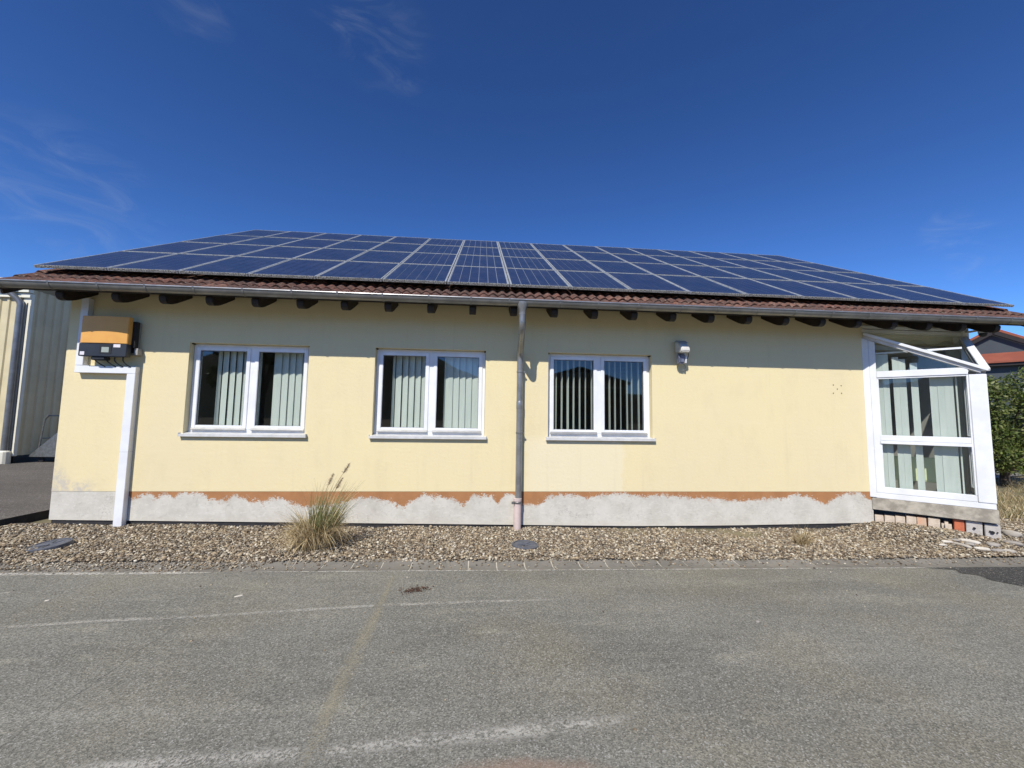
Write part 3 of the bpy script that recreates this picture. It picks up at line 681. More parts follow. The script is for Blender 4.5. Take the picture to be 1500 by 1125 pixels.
for zc in (2.58, 1.60):
    mb = MB(); mb.lathe((DX, -.10, 0), [(.0525, zc-.016), (.056, zc-.012), (.056, zc+.012), (.0525, zc+.016)], 20).box(DX+.05, DX+.085, -.106, -.094, zc-.012, zc+.012).tube([(DX+.07, -.10, zc), (DX+.07, .0, zc)], .006, 8)
    mb.build('pipe_clamp', M['zinc'], dp)
mb = MB(); mb.lathe((DX, -.10, 0), [(.0515, 1.98), (.0535, 1.985), (.0535, 2.10), (.0515, 2.105)], 20); mb.build('pipe_sleeve', M['galv'], dp, smooth=True)
mb = MB(); mb.lathe((DX-.012, -.10, 0), [(.060, .02), (.060, .53), (.066, .535), (.066, .575), (.058, .580)], 20); sp_ = mb.build('standpipe', M['pinkpipe'], dp, smooth=True)
mb = MB(); mb.lathe((DX-.012, -.10, 0), [(.0675, .500), (.069, .503), (.069, .522), (.0675, .525)], 20).box(DX-.11, DX-.07, -.16, -.12, .495, .53); mb.build('standpipe_clamp', M['steel'], dp)

# windows
def ring(mb, x0, x1, z0, z1, w, y0, y1, wb=None, wtp=None):
    wb = w if wb is None else wb; wtp = w if wtp is None else wtp
    mb.box(x0, x0+w, y0, y1, z0, z1).box(x1-w, x1, y0, y1, z0, z1).box(x0+w, x1-w, y0, y1, z0, z0+wb).box(x0+w, x1-w, y0, y1, z1-wtp, z1)
WLAB = ['white two-sash window nearest the orange inverter', 'white two-sash window in the middle, beside the downpipe', 'white two-sash window right of the downpipe, its blind slats open']
for (x0, x1), lb in zip(WX, WLAB):
    mb = MB(); z0 = WZ0+.012; xm = (x0+x1)/2
    ring(mb, x0+.003, x1-.003, z0, WZ1-.003, .052, .105, .175)
    mb.box(xm-.036, xm+.036, .100, .170, z0+.05, WZ1-.05)
    win = mb.build('window', M['white'], house, bevel=.004); win['label'] = lb
    for a, b2 in ((x0+.050, xm-.034), (xm+.034, x1-.050)):
        mb = MB(); ring(mb, a, b2, z0+.048, WZ1-.050, .058, .088, .15, .066, .054); sa = mb.build('sash', M['white'], win, bevel=.005)
        ga, gb_, gc, gd = a+.055, b2-.055, z0+.048+.062, WZ1-.05-.051
        mb = MB(); ring(mb, ga, gb_, gc, gd, .008, .094, .125); mb.build('gasket', M['gasket'], win)
        mb = MB(); mb.add([(ga+.004, .12, gc+.004), (gb_-.004, .12, gc+.004), (gb_-.004, .12, gd-.004), (ga+.004, .12, gd-.004)], [(0, 1, 2, 3)]); mb.build('pane', M['glass'], win)
        mb = MB(); mb.prism([(a+.004, .088, z0+.078), (a+.004, .066, z0+.050), (a+.004, .066, z0+.040), (a+.004, .090, z0+.040)], (b2-a-.008, 0, 0)); mb.build('drip_rail', M['drip'], win)
    mb = MB(); mb.prism([(x0-.03, .103, WZ0+.018), (x0-.03, -.055, WZ0-.006), (x0-.03, -.055, WZ0-.044), (x0-.03, -.048, WZ0-.044), (x0-.03, -.048, WZ0-.014), (x0-.03, .103, WZ0+.008)], (x1-x0+.06, 0, 0))
    for xe in (x0-.034, x1+.026): mb.box(xe, xe+.008, -.056, .0, WZ0-.046, WZ0+.012)
    mb.build('window_sill', M['sill'], win)
    for xe in (x0+.012, x1-.012):
        mb = MB(); mb.box(xe-.012, xe+.012, .04, .10, WZ1-.018, WZ1-.0015); mb.build('shutter_guide', M['black'], win)

# vertical blinds: head rail + fabric slats (things hanging inside the rooms)
def slat(parent, x, y, z0, z1, w, rz, name='slat', bow=.010, seed=0):
    n = 6; V = []; rr = random.Random(seed)
    lean = rr.uniform(-.004, .004)
    for z, dx in ((z0, lean), (z1, 0)):
        for k in range(n+1):
            u = (k/n-.5)*w; b2 = bow*(1-(2*k/n-1)**2); V.append((x+dx+u*math.cos(rz)-b2*math.sin(rz), y+u*math.sin(rz)+b2*math.cos(rz)*-1, z))
    mb = MB(); mb.add(V, [(k, k+1, n+2+k, n+1+k) for k in range(n)])
    return mb.build(name, M['slat'], parent, smooth=True)
def blind(label, x0, x1, slats, w, rz, y=.25):
    o = thing('vertical_blind', label, 'blind', ((x0+x1)/2, y, WZ0+.05), 'vertical blinds behind the windows')
    mb = MB(); mb.box(x0, x1, y-.02, y+.02, WZ1-.005, WZ1+.035); mb.build('head_rail', M['white'], o)
    for i, s in enumerate(slats):
        sx, sw, sr = s if isinstance(s, tuple) else (s, w, rz)
        slat(o, sx, y, WZ0+.03, WZ1-.005, sw, sr+random.uniform(-.05, .05), seed=int(sx*1000))
    return o
T = R(-17)
blind('pale green vertical blind, left sash of the window nearest the inverter', -4.62, -3.84, [(-4.365, .06, R(62))]+[-4.275+.104*i for i in range(4)], .118, R(-20))
blind('pale green vertical blind, right sash of the window nearest the inverter', -3.70, -2.93, [(-3.74, .05, R(65)), (-3.47, .127, R(-8)), -3.355, -3.25, -3.145, -3.045], .125, T)
blind('pale green vertical blind, left sash of the middle window', -1.83, -1.02, [(-1.615, .06, R(60))]+[-1.535+.104*i for i in range(5)], .113, R(-24))
blind('pale green vertical blind, right sash of the middle window', -.93, -.13, [(-.768, .05, R(62)), (-.70, .124, R(-10)), (-.595, .118, R(-18)), (-.49, .118, R(-18)), (-.382, .118, R(-18)), (-.275, .118, R(-18)), (-.17, .118, R(-30))], .125, T)
def w3(xs): return [(x, .127, R(90)-math.atan2(x+.19, 6.84)+R(13+random.uniform(-3, 4))) for x in xs]
blind('open vertical blind with edge-on slats, left sash right of the downpipe', .96, 1.80, w3([1.108, 1.211, 1.313, 1.417, 1.522, 1.625, 1.729]), .127, 0)
blind('open vertical blind with edge-on slats, right sash right of the downpipe', 1.86, 2.68, w3([2.044, 2.145, 2.247, 2.356, 2.443, 2.561]), .127, 0)

# ------------------------------------------------------------------ glazed corner bay
A = Vector((XR+.002, -.002, 0)); B = Vector((7.57, -1.0, 0)); C = Vector((XC, 0, 0))
fs = (B-A).normalized(); fn = Vector((-fs.y, fs.x, 0))            # fn points inward
LF = (B-A).length; zA, zB = 3.435, 2.705
up_ = Vector((0, 0, 1))
mb = MB()
mb.prism([A+Vector((0, 0, .365)), B+Vector((0, -.02, .365)), C+Vector((0, 0, .365))], (0, 0, .20))
bay = mb.build('bay_window', M['concrete'], house, bevel=.006); bay['label'] = 'triangular white-framed glass bay on a grey slab at the right end'
def facet(o, s, n, L):
    def fb(name, a, mat=M['white'], bevel=.005):
        m_ = MB(); m_.fbox(o, s, n, up_, a); return m_.build(name, mat, bay, bevel=bevel)
    zs = lambda t: zA+(zB-zA)*t/L
    fb('base_strip', (.015, L-.004, .004, .09, .567, .655))
    # wall-side boards
    def slant(name, s0, s1, y0, y1, zb_):
        m_ = MB(); P = lambda ss_, y, z: Vector(o)+s*ss_+n*y+up_*z
        m_.add([P(s0,y0,zb_),P(s1,y0,zb_),P(s1,y1,zb_),P(s0,y1,zb_),P(s0,y0,zs(s0)-.10),P(s1,y0,zs(s1)-.10),P(s1,y1,zs(s1)-.10),P(s0,y1,zs(s0)-.10)], [(0,3,2,1),(4,5,6,7),(0,1,5,4),(1,2,6,5),(2,3,7,6),(3,0,4,7)])
        return m_.build(name, M['white'], bay, bevel=.004)
    slant('corner_board', -.02, .070, -.012, .07, .575)
    slant('jamb', .072, .158, .004, .07, .657)
    m_ = MB(); P = lambda ss_, y, z: Vector(o)+s*ss_+n*y+up_*z
    fb('corner_post', (1.228, L, -.004, .11, .657, zB-.085))
    fb('jamb_post', (1.205, 1.226, .006, .07, .757, 2.62), bevel=.002)
    fb('bottom_rail', (.158, 1.226, .006, .07, .657, .757))
    fb('middle_rail', (.158, 1.205, .006, .075, 1.545, 1.635)); fb('middle_bead', (.158, 1.205, -.004, .06, 1.49, 1.543), bevel=.003)
    fb('top_rail', (.158, 1.226, -.002, .075, 2.625, 2.735))
    fb('inner_bead', (.158, 1.205, .012, .05, 2.600, 2.624), bevel=.002)
    fb('bead', (.158, .180, .014, .05, .757, 2.60), bevel=.002)
    for z_0, z_1 in ((.75, 1.50), (1.63, 2.61)):
        m_ = MB(); m_.add([P(.165,.034,z_0),P(1.21,.034,z_0),P(1.21,.034,z_1),P(.165,.034,z_1)], [(0,1,2,3)]); m_.build('pane', M['glass_bay'], bay)
    m_ = MB(); m_.add([P(.158,.034,2.73),P(1.20,.034,2.73),P(1.20,.034,zs(1.20)-.09),P(.158,.034,zs(.158)-.09)], [(0,1,2,3)]); m_.build('fanlight_pane', M['glass_bay'], bay)
    # sloping edge beam: white top profile with a grey under-profile
    d = (Vector((0, 0, zB))+Vector(o)+s*L-Vector((0, 0, zA))-Vector(o)); d.normalize(); uu = n.cross(d)*-1
    if uu.z < 0: uu = -uu
    Ls = math.hypot(L, zA-zB)
    m_ = MB(); m_.fbox(Vector(o)+up_*zA, d, n, uu, (.02, Ls+.03, -.045, .055, -.035, .012)); m_.build('roof_beam', M['white'], bay, bevel=.006)
    m_ = MB(); m_.fbox(Vector(o)+up_*zA, d, n, uu, (.04, Ls-.02, -.008, .07, -.085, -.037)); m_.build('roof_beam_under', M['sill'], bay, bevel=.003)
facet(A, fs, fn, LF)
fs2 = (B-C).normalized(); fn2 = Vector((fs2.y, -fs2.x, 0)); facet(C, fs2, fn2, LF)
mb = MB(); o3 = .05
mb.add([A+Vector((.10, -.005, zA-.004)), B+Vector((0, .07, zB+.038)), C+Vector((-.10, -.005, zA-.004))], [(0, 1, 2)]); mb.build('roof_pane', M['glass_bay'], bay)
mb = MB(); mb.box(XR-.02, XC+.02, -.02, .12, 3.445, 3.50).box(XR-.02, XC+.02, -.035, .12, 3.512, 3.565); mb.build('header', M['beige_trim'], bay, bevel=.004)
mb = MB(); mb.box(XR, XC+.04, .03, .30, 3.566, 3.84).box(XR+.02, XC, .125, .28, 3.30, 3.50); mb.build('header_wall', M['stucco'], bay)
mb = MB(); mb.box(XC-.06, XC+.07, -.03, .26, .50, 3.72); mb.build('house_corner_post', M['beige_trim'], bay, bevel=.004)
# its blind
bb = thing('vertical_blind', 'broad-slat vertical blind inside the glazed corner bay', 'blind', (7.05, -.35, .7), 'vertical blinds behind the windows')
m_ = MB(); m_.fbox(A, fs, fn, up_, (.15, 1.2, .13, .16, 3.05, 3.08)); m_.build('head_rail', M['white'], bb)
for c0, c1 in ((268, 337), (337, 402), (445, 512), (512, 582), (630, 702), (815, 892), (892, 957), (957, 1040), (1062, 1078)):
    s0, s1 = .16+(c0-265)/900*1.06, .16+(c1-265)/900*1.06
    sc_ = (s0+s1)/2; p = A+fs*sc_+fn*.14; w = (s1-s0)*1.04
    ang = math.atan2(fs.y, fs.x)+random.uniform(.02, .12)
    ztop = min(zA-.22-(zA-zB)*s1/LF, 3.04)
    slat(bb, p.x, p.y, .70, ztop, w, ang, seed=c0, bow=-.006)
# radiator in the bay
rad = thing('radiator', 'cream panel radiator behind the slats of the glazed bay', 'radiator', tuple(A+fs*.7+fn*.36))
m_ = MB(); m_.fbox(A, fs, fn, up_, (.30, 1.0, .36, .43, .86, 1.27)); m_.build('panel', M['rad'], rad, bevel=.015)
for k in range(9):
    m_ = MB(); m_.fbox(A, fs, fn, up_, (.335+.072*k, .372+.072*k, .352, .364, .89, 1.24)); m_.build('rib', M['rad'], rad, bevel=.005)
for k in (.38, .92):
    m_ = MB(); m_.fbox(A, fs, fn, up_, (k-.015, k+.015, .38, .41, .50, .87)); m_.build('foot', M['rad'], rad)

# ------------------------------------------------------------------ solar panels
PB = Vector((-6.8104, -.2132, 3.965)); PW, PL = .993, 1.594; PX, PS = 1.01, 6.457/4
SA = .5212; qs = Vector((0, math.cos(SA), math.sin(SA))); qn = Vector((0, -math.sin(SA), math.cos(SA)))
TH = .042; FWD = .022
mb = MB(); mb.box(0, FWD, 0, PL, -TH/2, TH/2).box(PW-FWD, PW, 0, PL, -TH/2, TH/2).box(FWD, PW-FWD, PL-FWD, PL, -TH/2, TH/2)
fr_ = mb.build('frame', M['alu'], None, bevel=.002); fmesh = fr_.data
mb = MB(); mb.box(FWD, PW-FWD, 0, FWD, -TH/2, TH/2); ge = mb.build('lower_frame_edge', M['alu_grime'], None, bevel=.002); gmesh = ge.data
mb = MB(); mb.box(.01, PW-.01, .01, PL-.01, -.010, TH/2-.010); bk = mb.build('backsheet', M['backsheet'], None); bkm = bk.data
mb = MB(); cw, cl = (PW-2*FWD-.012)/6, (PL-2*FWD-.012)/10
for i in range(6):
    for j in range(10):
        x0, y0 = FWD+.006+i*cw, FWD+.006+j*cl; zt = TH/2-.006
        mb.add([(x0+.0038, y0+.0012, zt), (x0+cw-.0038, y0+.0012, zt), (x0+cw-.0038, y0+cl-.0012, zt), (x0+.0038, y0+cl-.0012, zt)], [(0, 1, 2, 3)])
ce = mb.build('cell_grid', M['cell'], None); cem_ = ce.data
for o in (fr_, ge, bk, ce): bpy.data.objects.remove(o)
ORD = ['first', 'second', 'third', 'fourth', 'fifth', 'sixth', 'seventh', 'eighth', 'ninth', 'tenth', 'eleventh', 'twelfth', 'thirteenth', 'fourteenth', 'fifteenth', 'sixteenth']
ROW = ['lowest row', 'second row above the gutter', 'third row above the gutter', 'topmost row']
PM = Matrix((ex, qs, qn)).transposed().to_4x4()
array = thing('solar_array', 'rooftop solar array of four rows of dark blue panels', 'solar array', tuple(PB))
PBL = Vector((0, 0, 0))
for r in range(4):
    for i in range(16):
        o = bpy.data.objects.new('solar_panel', fmesh); COL.objects.link(o); o.parent = array
        o['label'] = f'dark blue solar panel in the {ROW[r]}, {ORD[i]} from the left'
        p = PBL+ex*(PX*i+.008)+qs*(PS*r+.008)+qn*random.uniform(-.002, .002)
        o.matrix_local = Matrix.Translation(p) @ PM @ Matrix.Rotation(random.uniform(-.0015, .0015), 4, 'X') @ Matrix.Rotation(random.uniform(-.0015, .0015), 4, 'Y')
        for nm, me in (('lower_frame_edge', gmesh), ('backsheet', bkm), ('cell_grid', cem_)):
            c_o = bpy.data.objects.new(nm, me); COL.objects.link(c_o); c_o.parent = o
            if nm == 'cell_grid': c_o['kind'] = 'stuff'
# mounting rails under the panels
for k in range(8):
    mb = MB(); sr = PS*(k//2)+(.30 if k % 2 == 0 else 1.28)
    mb.fbox(PB+ex*.06+qs*sr-qn*(TH/2), ex, qs, qn, (0, 16.0, 0, .04, -.045, -.001)); mb.build('mounting_rail', M['black'], array)

# ------------------------------------------------------------------ things on the wall
inv = thing('solar_inverter', 'orange and black inverter box hung on the left end of the wall', 'inverter', (-5.74, 0, 2.65))
mb = MB(); mb.box(-6.03, -5.40, -.055, -.004, 2.70, 3.20); mb.build('mount_plate', M['grey_plate'], inv)
mb = MB(); mb.box(-6.0, -5.375, -.125, -.057, 2.80, 3.20); mb.build('heat_sink', M['black'], inv, bevel=.004)
for k in range(12):
    mb = MB(); mb.box(-6.0+.052*k, -5.992+.052*k, -.115, -.06, 2.73, 2.798); mb.build('cooling_fin', M['black'], inv)
mb = MB(); n = 10; V = []
for zz in (2.845, 3.252):                       # gently bowed orange hood
    V += [(-6.068, -.128, zz)]+[(-6.068+.65*k/n, -.205-.022*(1-(2*k/n-1)**2), zz) for k in range(n+1)]+[(-5.418, -.128, zz)]
k_ = n+3; mb.add(V, [tuple(reversed(range(k_))), tuple(range(k_, 2*k_))]+[(i, (i+1) % k_, k_+(i+1) % k_, k_+i) for i in range(k_)])
mb.build('hood', M['orange'], inv, bevel=.006)
mb = MB(); mb.box(-6.073, -5.413, -.212, -.128, 2.652, 2.842); lp_ = mb.build('control_panel', M['ipanel'], inv, bevel=.006)
mb = MB(); mb.box(-5.785, -5.62, -.216, -.2125, 2.69, 2.825); sc2 = mb.build('display_bezel', M['black'], inv)
mb = MB(); mb.box(-5.752, -5.652, -.219, -.2165, 2.712, 2.79); mb.build('display', M['lcd'], inv)
mb = MB(); mb.box(-5.595, -5.500, -.2155, -.2125, 2.790, 2.836); mb.build('sticker', M['paper'], inv)
mb = MB(); mb.box(-6.045, -5.985, -.2155, -.2125, 2.668, 2.718); mb.build('sticker', M['paper'], inv)
mb = MB(); mb.box(-5.92, -5.72, -.19, -.09, 2.60, 2.655); mb.build('cable_gland_box', M['black'], inv, bevel=.01)
mb = MB(); mb.box(-5.395, -5.345, -.10, -.02, 2.70, 2.80); mb.build('side_bracket', M['grey_plate'], inv)
for k, xx in enumerate((-5.87, -5.72, -5.62, -5.51)):
    mb = MB(); q = [Vector((xx, -.14, 2.66)), Vector((xx-.02+.01*k, -.15, 2.60)), Vector((xx+.03, -.12, 2.55)), Vector((xx+.09, -.07, 2.50))]
    mb.tube(fillet(q, .025, 4), .008, 8); mb.build('cable', M['cable'], inv, smooth=True)

duct = thing('cable_duct', 'white stepped cable trunking running from eave to gravel beside the inverter', 'cable duct', (-5.42, 0, .2))
for nm, a in (('upper_run', (-6.215, -6.108, 2.528, 3.55)), ('crossing_run', (-6.215, -5.362, 2.418, 2.524)), ('lower_run', (-5.482, -5.362, .17, 2.416))):
    mb = MB(); mb.box(a[0], a[1], -.085, -.001, a[2], a[3]); mb.build(nm, M['white_trunk'], duct, bevel=.003)
for z_ in (1.25,):
    mb = MB(); mb.box(-5.4835, -5.3605, -.0865, -.0005, z_, z_+.002); mb.build('joint', M['gasket'], duct)

lamp = thing('wall_lamp', 'small weathered white sensor lamp with a cable loop on the wall', 'lamp', (3.17, 0, 2.8))
mb = MB(); mb.box(3.135, 3.235, -.03, -.001, 2.80, 3.14); mb.build('back_plate', M['lampwhite'], lamp, bevel=.004)
mb = MB(); mb.prism([(3.095, -.03, 3.15), (3.095, -.03, 2.985), (3.095, -.235, 2.945), (3.095, -.268, 2.975), (3.095, -.262, 3.03), (3.095, -.20, 3.10), (3.095, -.11, 3.15)], (.145, 0, 0)); mb.build('head', M['lampwhite'], lamp, bevel=.012)
mb = MB(); mb.prism([(3.09, -.03, 3.160), (3.09, -.11, 3.160), (3.09, -.20, 3.112), (3.09, -.20, 3.120), (3.09, -.11, 3.170), (3.09, -.03, 3.170)], (.155, 0, 0)); mb.build('cap', M['grey_plate'], lamp)
mb = MB(); mb.prism([(3.112, -.05, 2.965), (3.112, -.05, 2.79), (3.112, -.09, 2.76), (3.112, -.15, 2.79), (3.112, -.17, 2.87), (3.112, -.13, 2.945)], (.095, 0, 0)); mb.build('lens', M['lens'], lamp, bevel=.018)
mb = MB(); mb.prism([(3.212, -.03, 2.965), (3.212, -.03, 2.80), (3.212, -.15, 2.79), (3.212, -.17, 2.90), (3.212, -.10, 2.965)], (.024, 0, 0)); mb.build('side_bracket', M['white'], lamp)
mb = MB(); mb.tube([(3.24+.085*math.sin(a), -.05, 2.95-.10*math.cos(a)*-1) for a in [math.pi*k/12 for k in range(13)]], .006, 8); mb.build('cable', M['cable'], lamp, smooth=True)
mb = MB(); mb.tube([(3.215+.055*math.sin(a), -.045, 2.735+.055*math.cos(a)) for a in [math.pi*1.15*k/12 for k in range(13)]], .0045, 8); mb.build('loose_wire', M['greycable'], lamp, smooth=True)

dc = thing('dome_camera', 'small black dome camera under the right end of the eave', 'camera', (8.60, -.26, 3.42))
mb = MB(); mb.lathe((8.60, -.26, 0), [(.058, 3.49), (.060, 3.46), (.060, 3.44)], 18); mb.build('base', M['lampwhite'], dc, smooth=True)
mb = MB(); mb.lathe((8.60, -.26, 0), [(.056, 3.439), (.052, 3.41), (.036, 3.385), (.012, 3.375)], 18); mb.build('dome', M['black'], dc, smooth=True)
mb = MB(); mb.box(8.56, 8.64, -.30, -.005, 3.491, 3.515); mb.build('bracket', M['lampwhite'], dc)

# ------------------------------------------------------------------ things on the ground
def manhole(x, y, r, tilt, rz, label):
    z = float(gh(x, y))+.014; o = thing('drain_cover', label, 'drain cover', (x, y, z+.012), 'round drain covers in the gravel')
    for nm, prof, mt in (('rim', [(r, -.10), (r, .006), (r-.012, .012), (r-.022, .008), (r-.022, -.02)], M['cover']), ('lid', [(r-.026, -.01), (r-.026, .002), (r-.05, .005), (.05, .0), (.045, -.004), (.005, -.004)], M['cover'])):
        mb = MB(); mb.lathe((x, y, z+.012), prof, 28); mb.build(nm, mt, o, smooth=True)
    for k in range(4):
        mb = MB(); a = k*math.pi/4; d = Vector((math.cos(a), math.sin(a), 0))*(r-.06); mb.tube([Vector((x, y, z+.016))-d, Vector((x, y, z+.016))+d], .006, 6); mb.build('lid_rib', M['cover'], o)
    o.rotation_euler = (tilt[0], tilt[1], rz)
manhole(-5.42, -1.02, .20, (.05, -.10), .3, 'dark round drain cover tilted in the gravel below the cable duct')
manhole(.47, -.98, .18, (.02, .03), .1, 'dark round drain cover in the gravel below the downpipe')

# grass clump
def blades(n, base, br, h, lean, w, cols, seed, curl=.5, bias=(0, 0), seg=5, wig=0.):
    r = np.random.default_rng(seed); V = []; Fc = []; Cc = []
    for i in range(n):
        a = r.uniform(0, 6.283); rad = br*math.sqrt(r.random()); b0 = np.array(base)+np.array([math.cos(a)*rad, math.sin(a)*rad, 0])
        hh = r.uniform(*h); a2 = a+r.normal(0, .7); le = r.uniform(*lean); d = np.array([math.cos(a2)*le+bias[0]*r.uniform(.3, 1.3), math.sin(a2)*le+bias[1]*r.uniform(.3, 1.3), 0])
        a3 = r.uniform(0, 3.14); side = np.array([math.cos(a3), math.sin(a3), 0]); ww = w*r.uniform(.6, 1.3); cc = np.array(cols[r.integers(len(cols))])*r.uniform(.75, 1.2); o = len(V); cu = curl*r.uniform(.2, 1.4); wg = r.normal(0, wig, 3) if wig else np.zeros(3); ph_ = r.uniform(0, 3)
        for k in range(seg+1):
            t = k/seg; p = b0+np.array([0, 0, 1])*hh*(t-cu*.35*t**3)+d*hh*(t**1.8)+side*0
            p = p+wg*math.sin(t*3.0+ph_)*t; wk = ww*(1-t**1.6)*.5+.0005; V += [p-side*wk, p+side*wk]; Cc += [cc*(.8+.35*t)]*2
        Fc += [(o+2*k, o+2*k+1, o+2*k+3, o+2*k+2) for k in range(seg)]
    return np.array(V), np.array(Fc), np.array(Cc)
STRAW = [(.60, .48, .27), (.50, .38, .20), (.68, .57, .36), (.38, .28, .14)]; GREEN = [(.13, .155, .05), (.17, .19, .075), (.22, .22, .09), (.11, .13, .045)]
GB = (-2.27, -1.02, float(gh(-2.27, -1.02)))
gc = thing('grass_clump', 'ornamental grass tuft with dry straw base growing in the gravel', 'grass plant', GB)
V, Fc, Cc = blades(2300, GB, .21, (.18, .58), (.05, .85), .008, STRAW+[(.30, .23, .12)], 3, 2.1, bias=(.03, 0), seg=8, wig=.075); o = rawmesh('dry_blades', V-np.array(GB), Fc, M['blade'], gc, Cc)
V, Fc, Cc = blades(380, (GB[0]+.07, GB[1]+.02, GB[2]), .16, (.40, .90), (.02, .38), .007, [(.19, .21, .08), (.24, .25, .11), (.31, .28, .13), (.15, .17, .06), STRAW[0]], 5, .4, bias=(.30, -.02), seg=7, wig=.022); rawmesh('green_blades', V-np.array(GB), Fc, M['blade'], gc, Cc)
V, Fc, Cc = blades(70, GB, .2, (.35, .62), (.5, .9), .006, GREEN, 9, .5, seg=7); rawmesh('side_blades', V-np.array(GB), Fc, M['blade'], gc, Cc)
for i, (tx, ty, tz) in enumerate(((-1.945, -1.0, 1.10), (-2.125, -1.02, .955), (-2.03, -.98, .90))):
    b0 = Vector((GB[0]+.05*i-.02, GB[1], GB[2])); tp = Vector((tx, ty, tz)); mid = (b0+tp)/2+Vector((-.08, 0, .08))
    pts = [b0*(1-t)**2+mid*2*t*(1-t)+tp*t*t for t in [k/8 for k in range(9)]]
    mb = MB(); mb.tube(pts, .0028, 5); stem = mb.build('stem', M['blade'], gc); 
    ca = stem.data.color_attributes.new('Col', 'FLOAT_COLOR', 'POINT'); ca.data.foreach_set('color', [.30, .24, .11, 1]*len(stem.data.vertices))
    r = np.random.default_rng(20+i); V = []; Fc = []; d = (pts[-1]-pts[-2]).normalized()
    for k in range(170):
        t = r.random(); p = tp+d*(.15*t-.03)+Vector(r.normal(0, 1, 3))*.004; q = p+(d*.7+Vector(r.normal(0, .5, 3))).normalized()*(.058*(1-.55*t)); s_v = Vector(r.normal(0, 1, 3)).normalized()*.003; n0 = len(V)
        V += [p-s_v, p+s_v, q]; Fc.append((n0, n0+1, n0+2))
    V = np.array([tuple(v) for v in V])-np.array(GB); rawmesh('seed_head', V, np.array(Fc), M['blade'], gc, np.tile(np.array((.46, .38, .26)), (len(V), 1)))
# dry weed on the right
DB = (4.52, -.90, float(gh(4.52, -.90)))
dw = thing('dry_weed', 'small dried weed tuft in the gravel near the bay', 'weed', DB)
V, Fc, Cc = blades(230, DB, .09, (.08, .24), (.2, 1.0), .006, STRAW+[(.24, .17, .10)], 31, .9); rawmesh('dry_blades', V-np.array(DB), Fc, M['blade'], dw, Cc)
V, Fc, Cc = blades(22, DB, .06, (.20, .36), (.1, .5), .004, [(.22, .18, .10)], 33, .3); rawmesh('stalk', V-np.array(DB), Fc, M['blade'], dw, Cc)

# loose bricks under the bay slab
BR = [(.03, .118, 'cream', 'cream brick nearest the house wall', .0), (.150, .132, 'cream', 'second cream brick from the house wall, edge chipped', .0), (.285, .125, 'cream', 'third cream brick from the house wall', 0), (.415, .125, 'cream', 'tan brick beside the peach one', .012),
      (.545, .115, 'pink', 'peach coloured brick in the row under the bay', 0), (.668, .14, 'cream', 'cream brick right of the peach one', 0), (.825, .11, 'cream', 'half-buried rounded brick lump beside the red one', -.06), (.955, .115, 'red', 'bright red brick in the row under the bay', 0), (1.08, .175, 'grey', 'pale block with one round hole', .0), (1.275, .165, 'grey', 'pale perforated block at the outer end of the row', -.03)]
for i, (s0, w, cn, lb, dz) in enumerate(BR):
    p = A+fs*s0+fn*.02; sx = s0+w/2; pc = A+fs*sx
    zt = .262+.10*min(1, sx/1.05)*1.0+dz*.8; zt = min(zt, .358); z0 = float(gh(pc.x, pc.y))-.05
    o = thing('brick', lb+' slab' if lb.endswith('bay') else lb, 'brick', (pc.x, pc.y, z0), 'loose bricks under the bay')
    tilt = random.uniform(-.03, .03); e1 = (fs+up_*tilt).normalized(); eu = (up_-fs*tilt).normalized()
    mb = MB()
    if 'lump' in lb:
        mb.fbox(A+fs*s0+fn*.02+up_*z0, e1, fn, eu, (0, w, 0, .2, 0, zt-z0)); b_ = mb.build('body', M['brick_'+cn], o, bevel=.035)
    else:
        mb.fbox(A+fs*s0+fn*(.02+random.uniform(0, .02))+up_*z0, e1, fn, eu, (0, w-.006, 0, .22, 0, zt-z0)); b_ = mb.build('body', M['brick_'+cn], o, bevel=.005)
    if cn == 'grey':
        for hx, hz, hr in ([(.5, .55, .016)] if i == 8 else [(.45, .50, .022), (.30, .62, .009), (.75, .55, .009)]):
            q = A+fs*(s0+w*hx)+up_*(zt-(zt-z0)*.55*(1-hz)-.045)
            mb = MB(); mb.tube([q+fn*.012, q+fn*.06], hr, 10); mb.build('hole', M['black'], o)

# flat river stones
def stone(x, y, a, b2, h, rz, mt, label, tilt=0):
    z = float(gh(x, y)) if y > -1.5 else gz(x)
    bm = bmesh.new(); bmesh.ops.create_icosphere(bm, subdivisions=3, radius=1); rr = random.Random(label)
    ph = [rr.uniform(0, 6) for _ in range(4)]
    for v in bm.verts:
        c0 = v.co.copy(); k = 1+.10*math.sin(2.2*c0.x+ph[0])*math.cos(2.7*c0.y+ph[1])+.07*math.sin(4.1*c0.y+ph[2]+c0.z*3)
        zz = math.copysign(abs(c0.z)**.75, c0.z); v.co = (c0.x*a*k, c0.y*b2*k, zz*h*k)
    me = bpy.data.meshes.new('river_stone'); bm.to_mesh(me); bm.free(); me.polygons.foreach_set('use_smooth', [True]*len(me.polygons)); me.materials.append(M[mt])
    o = bpy.data.objects.new('river_stone', me); COL.objects.link(o); o.location = (x, y, z+h*.55); o.rotation_euler = (tilt, 0, rz); tag(o, label, 'stone', 'flat river stones in the gravel')
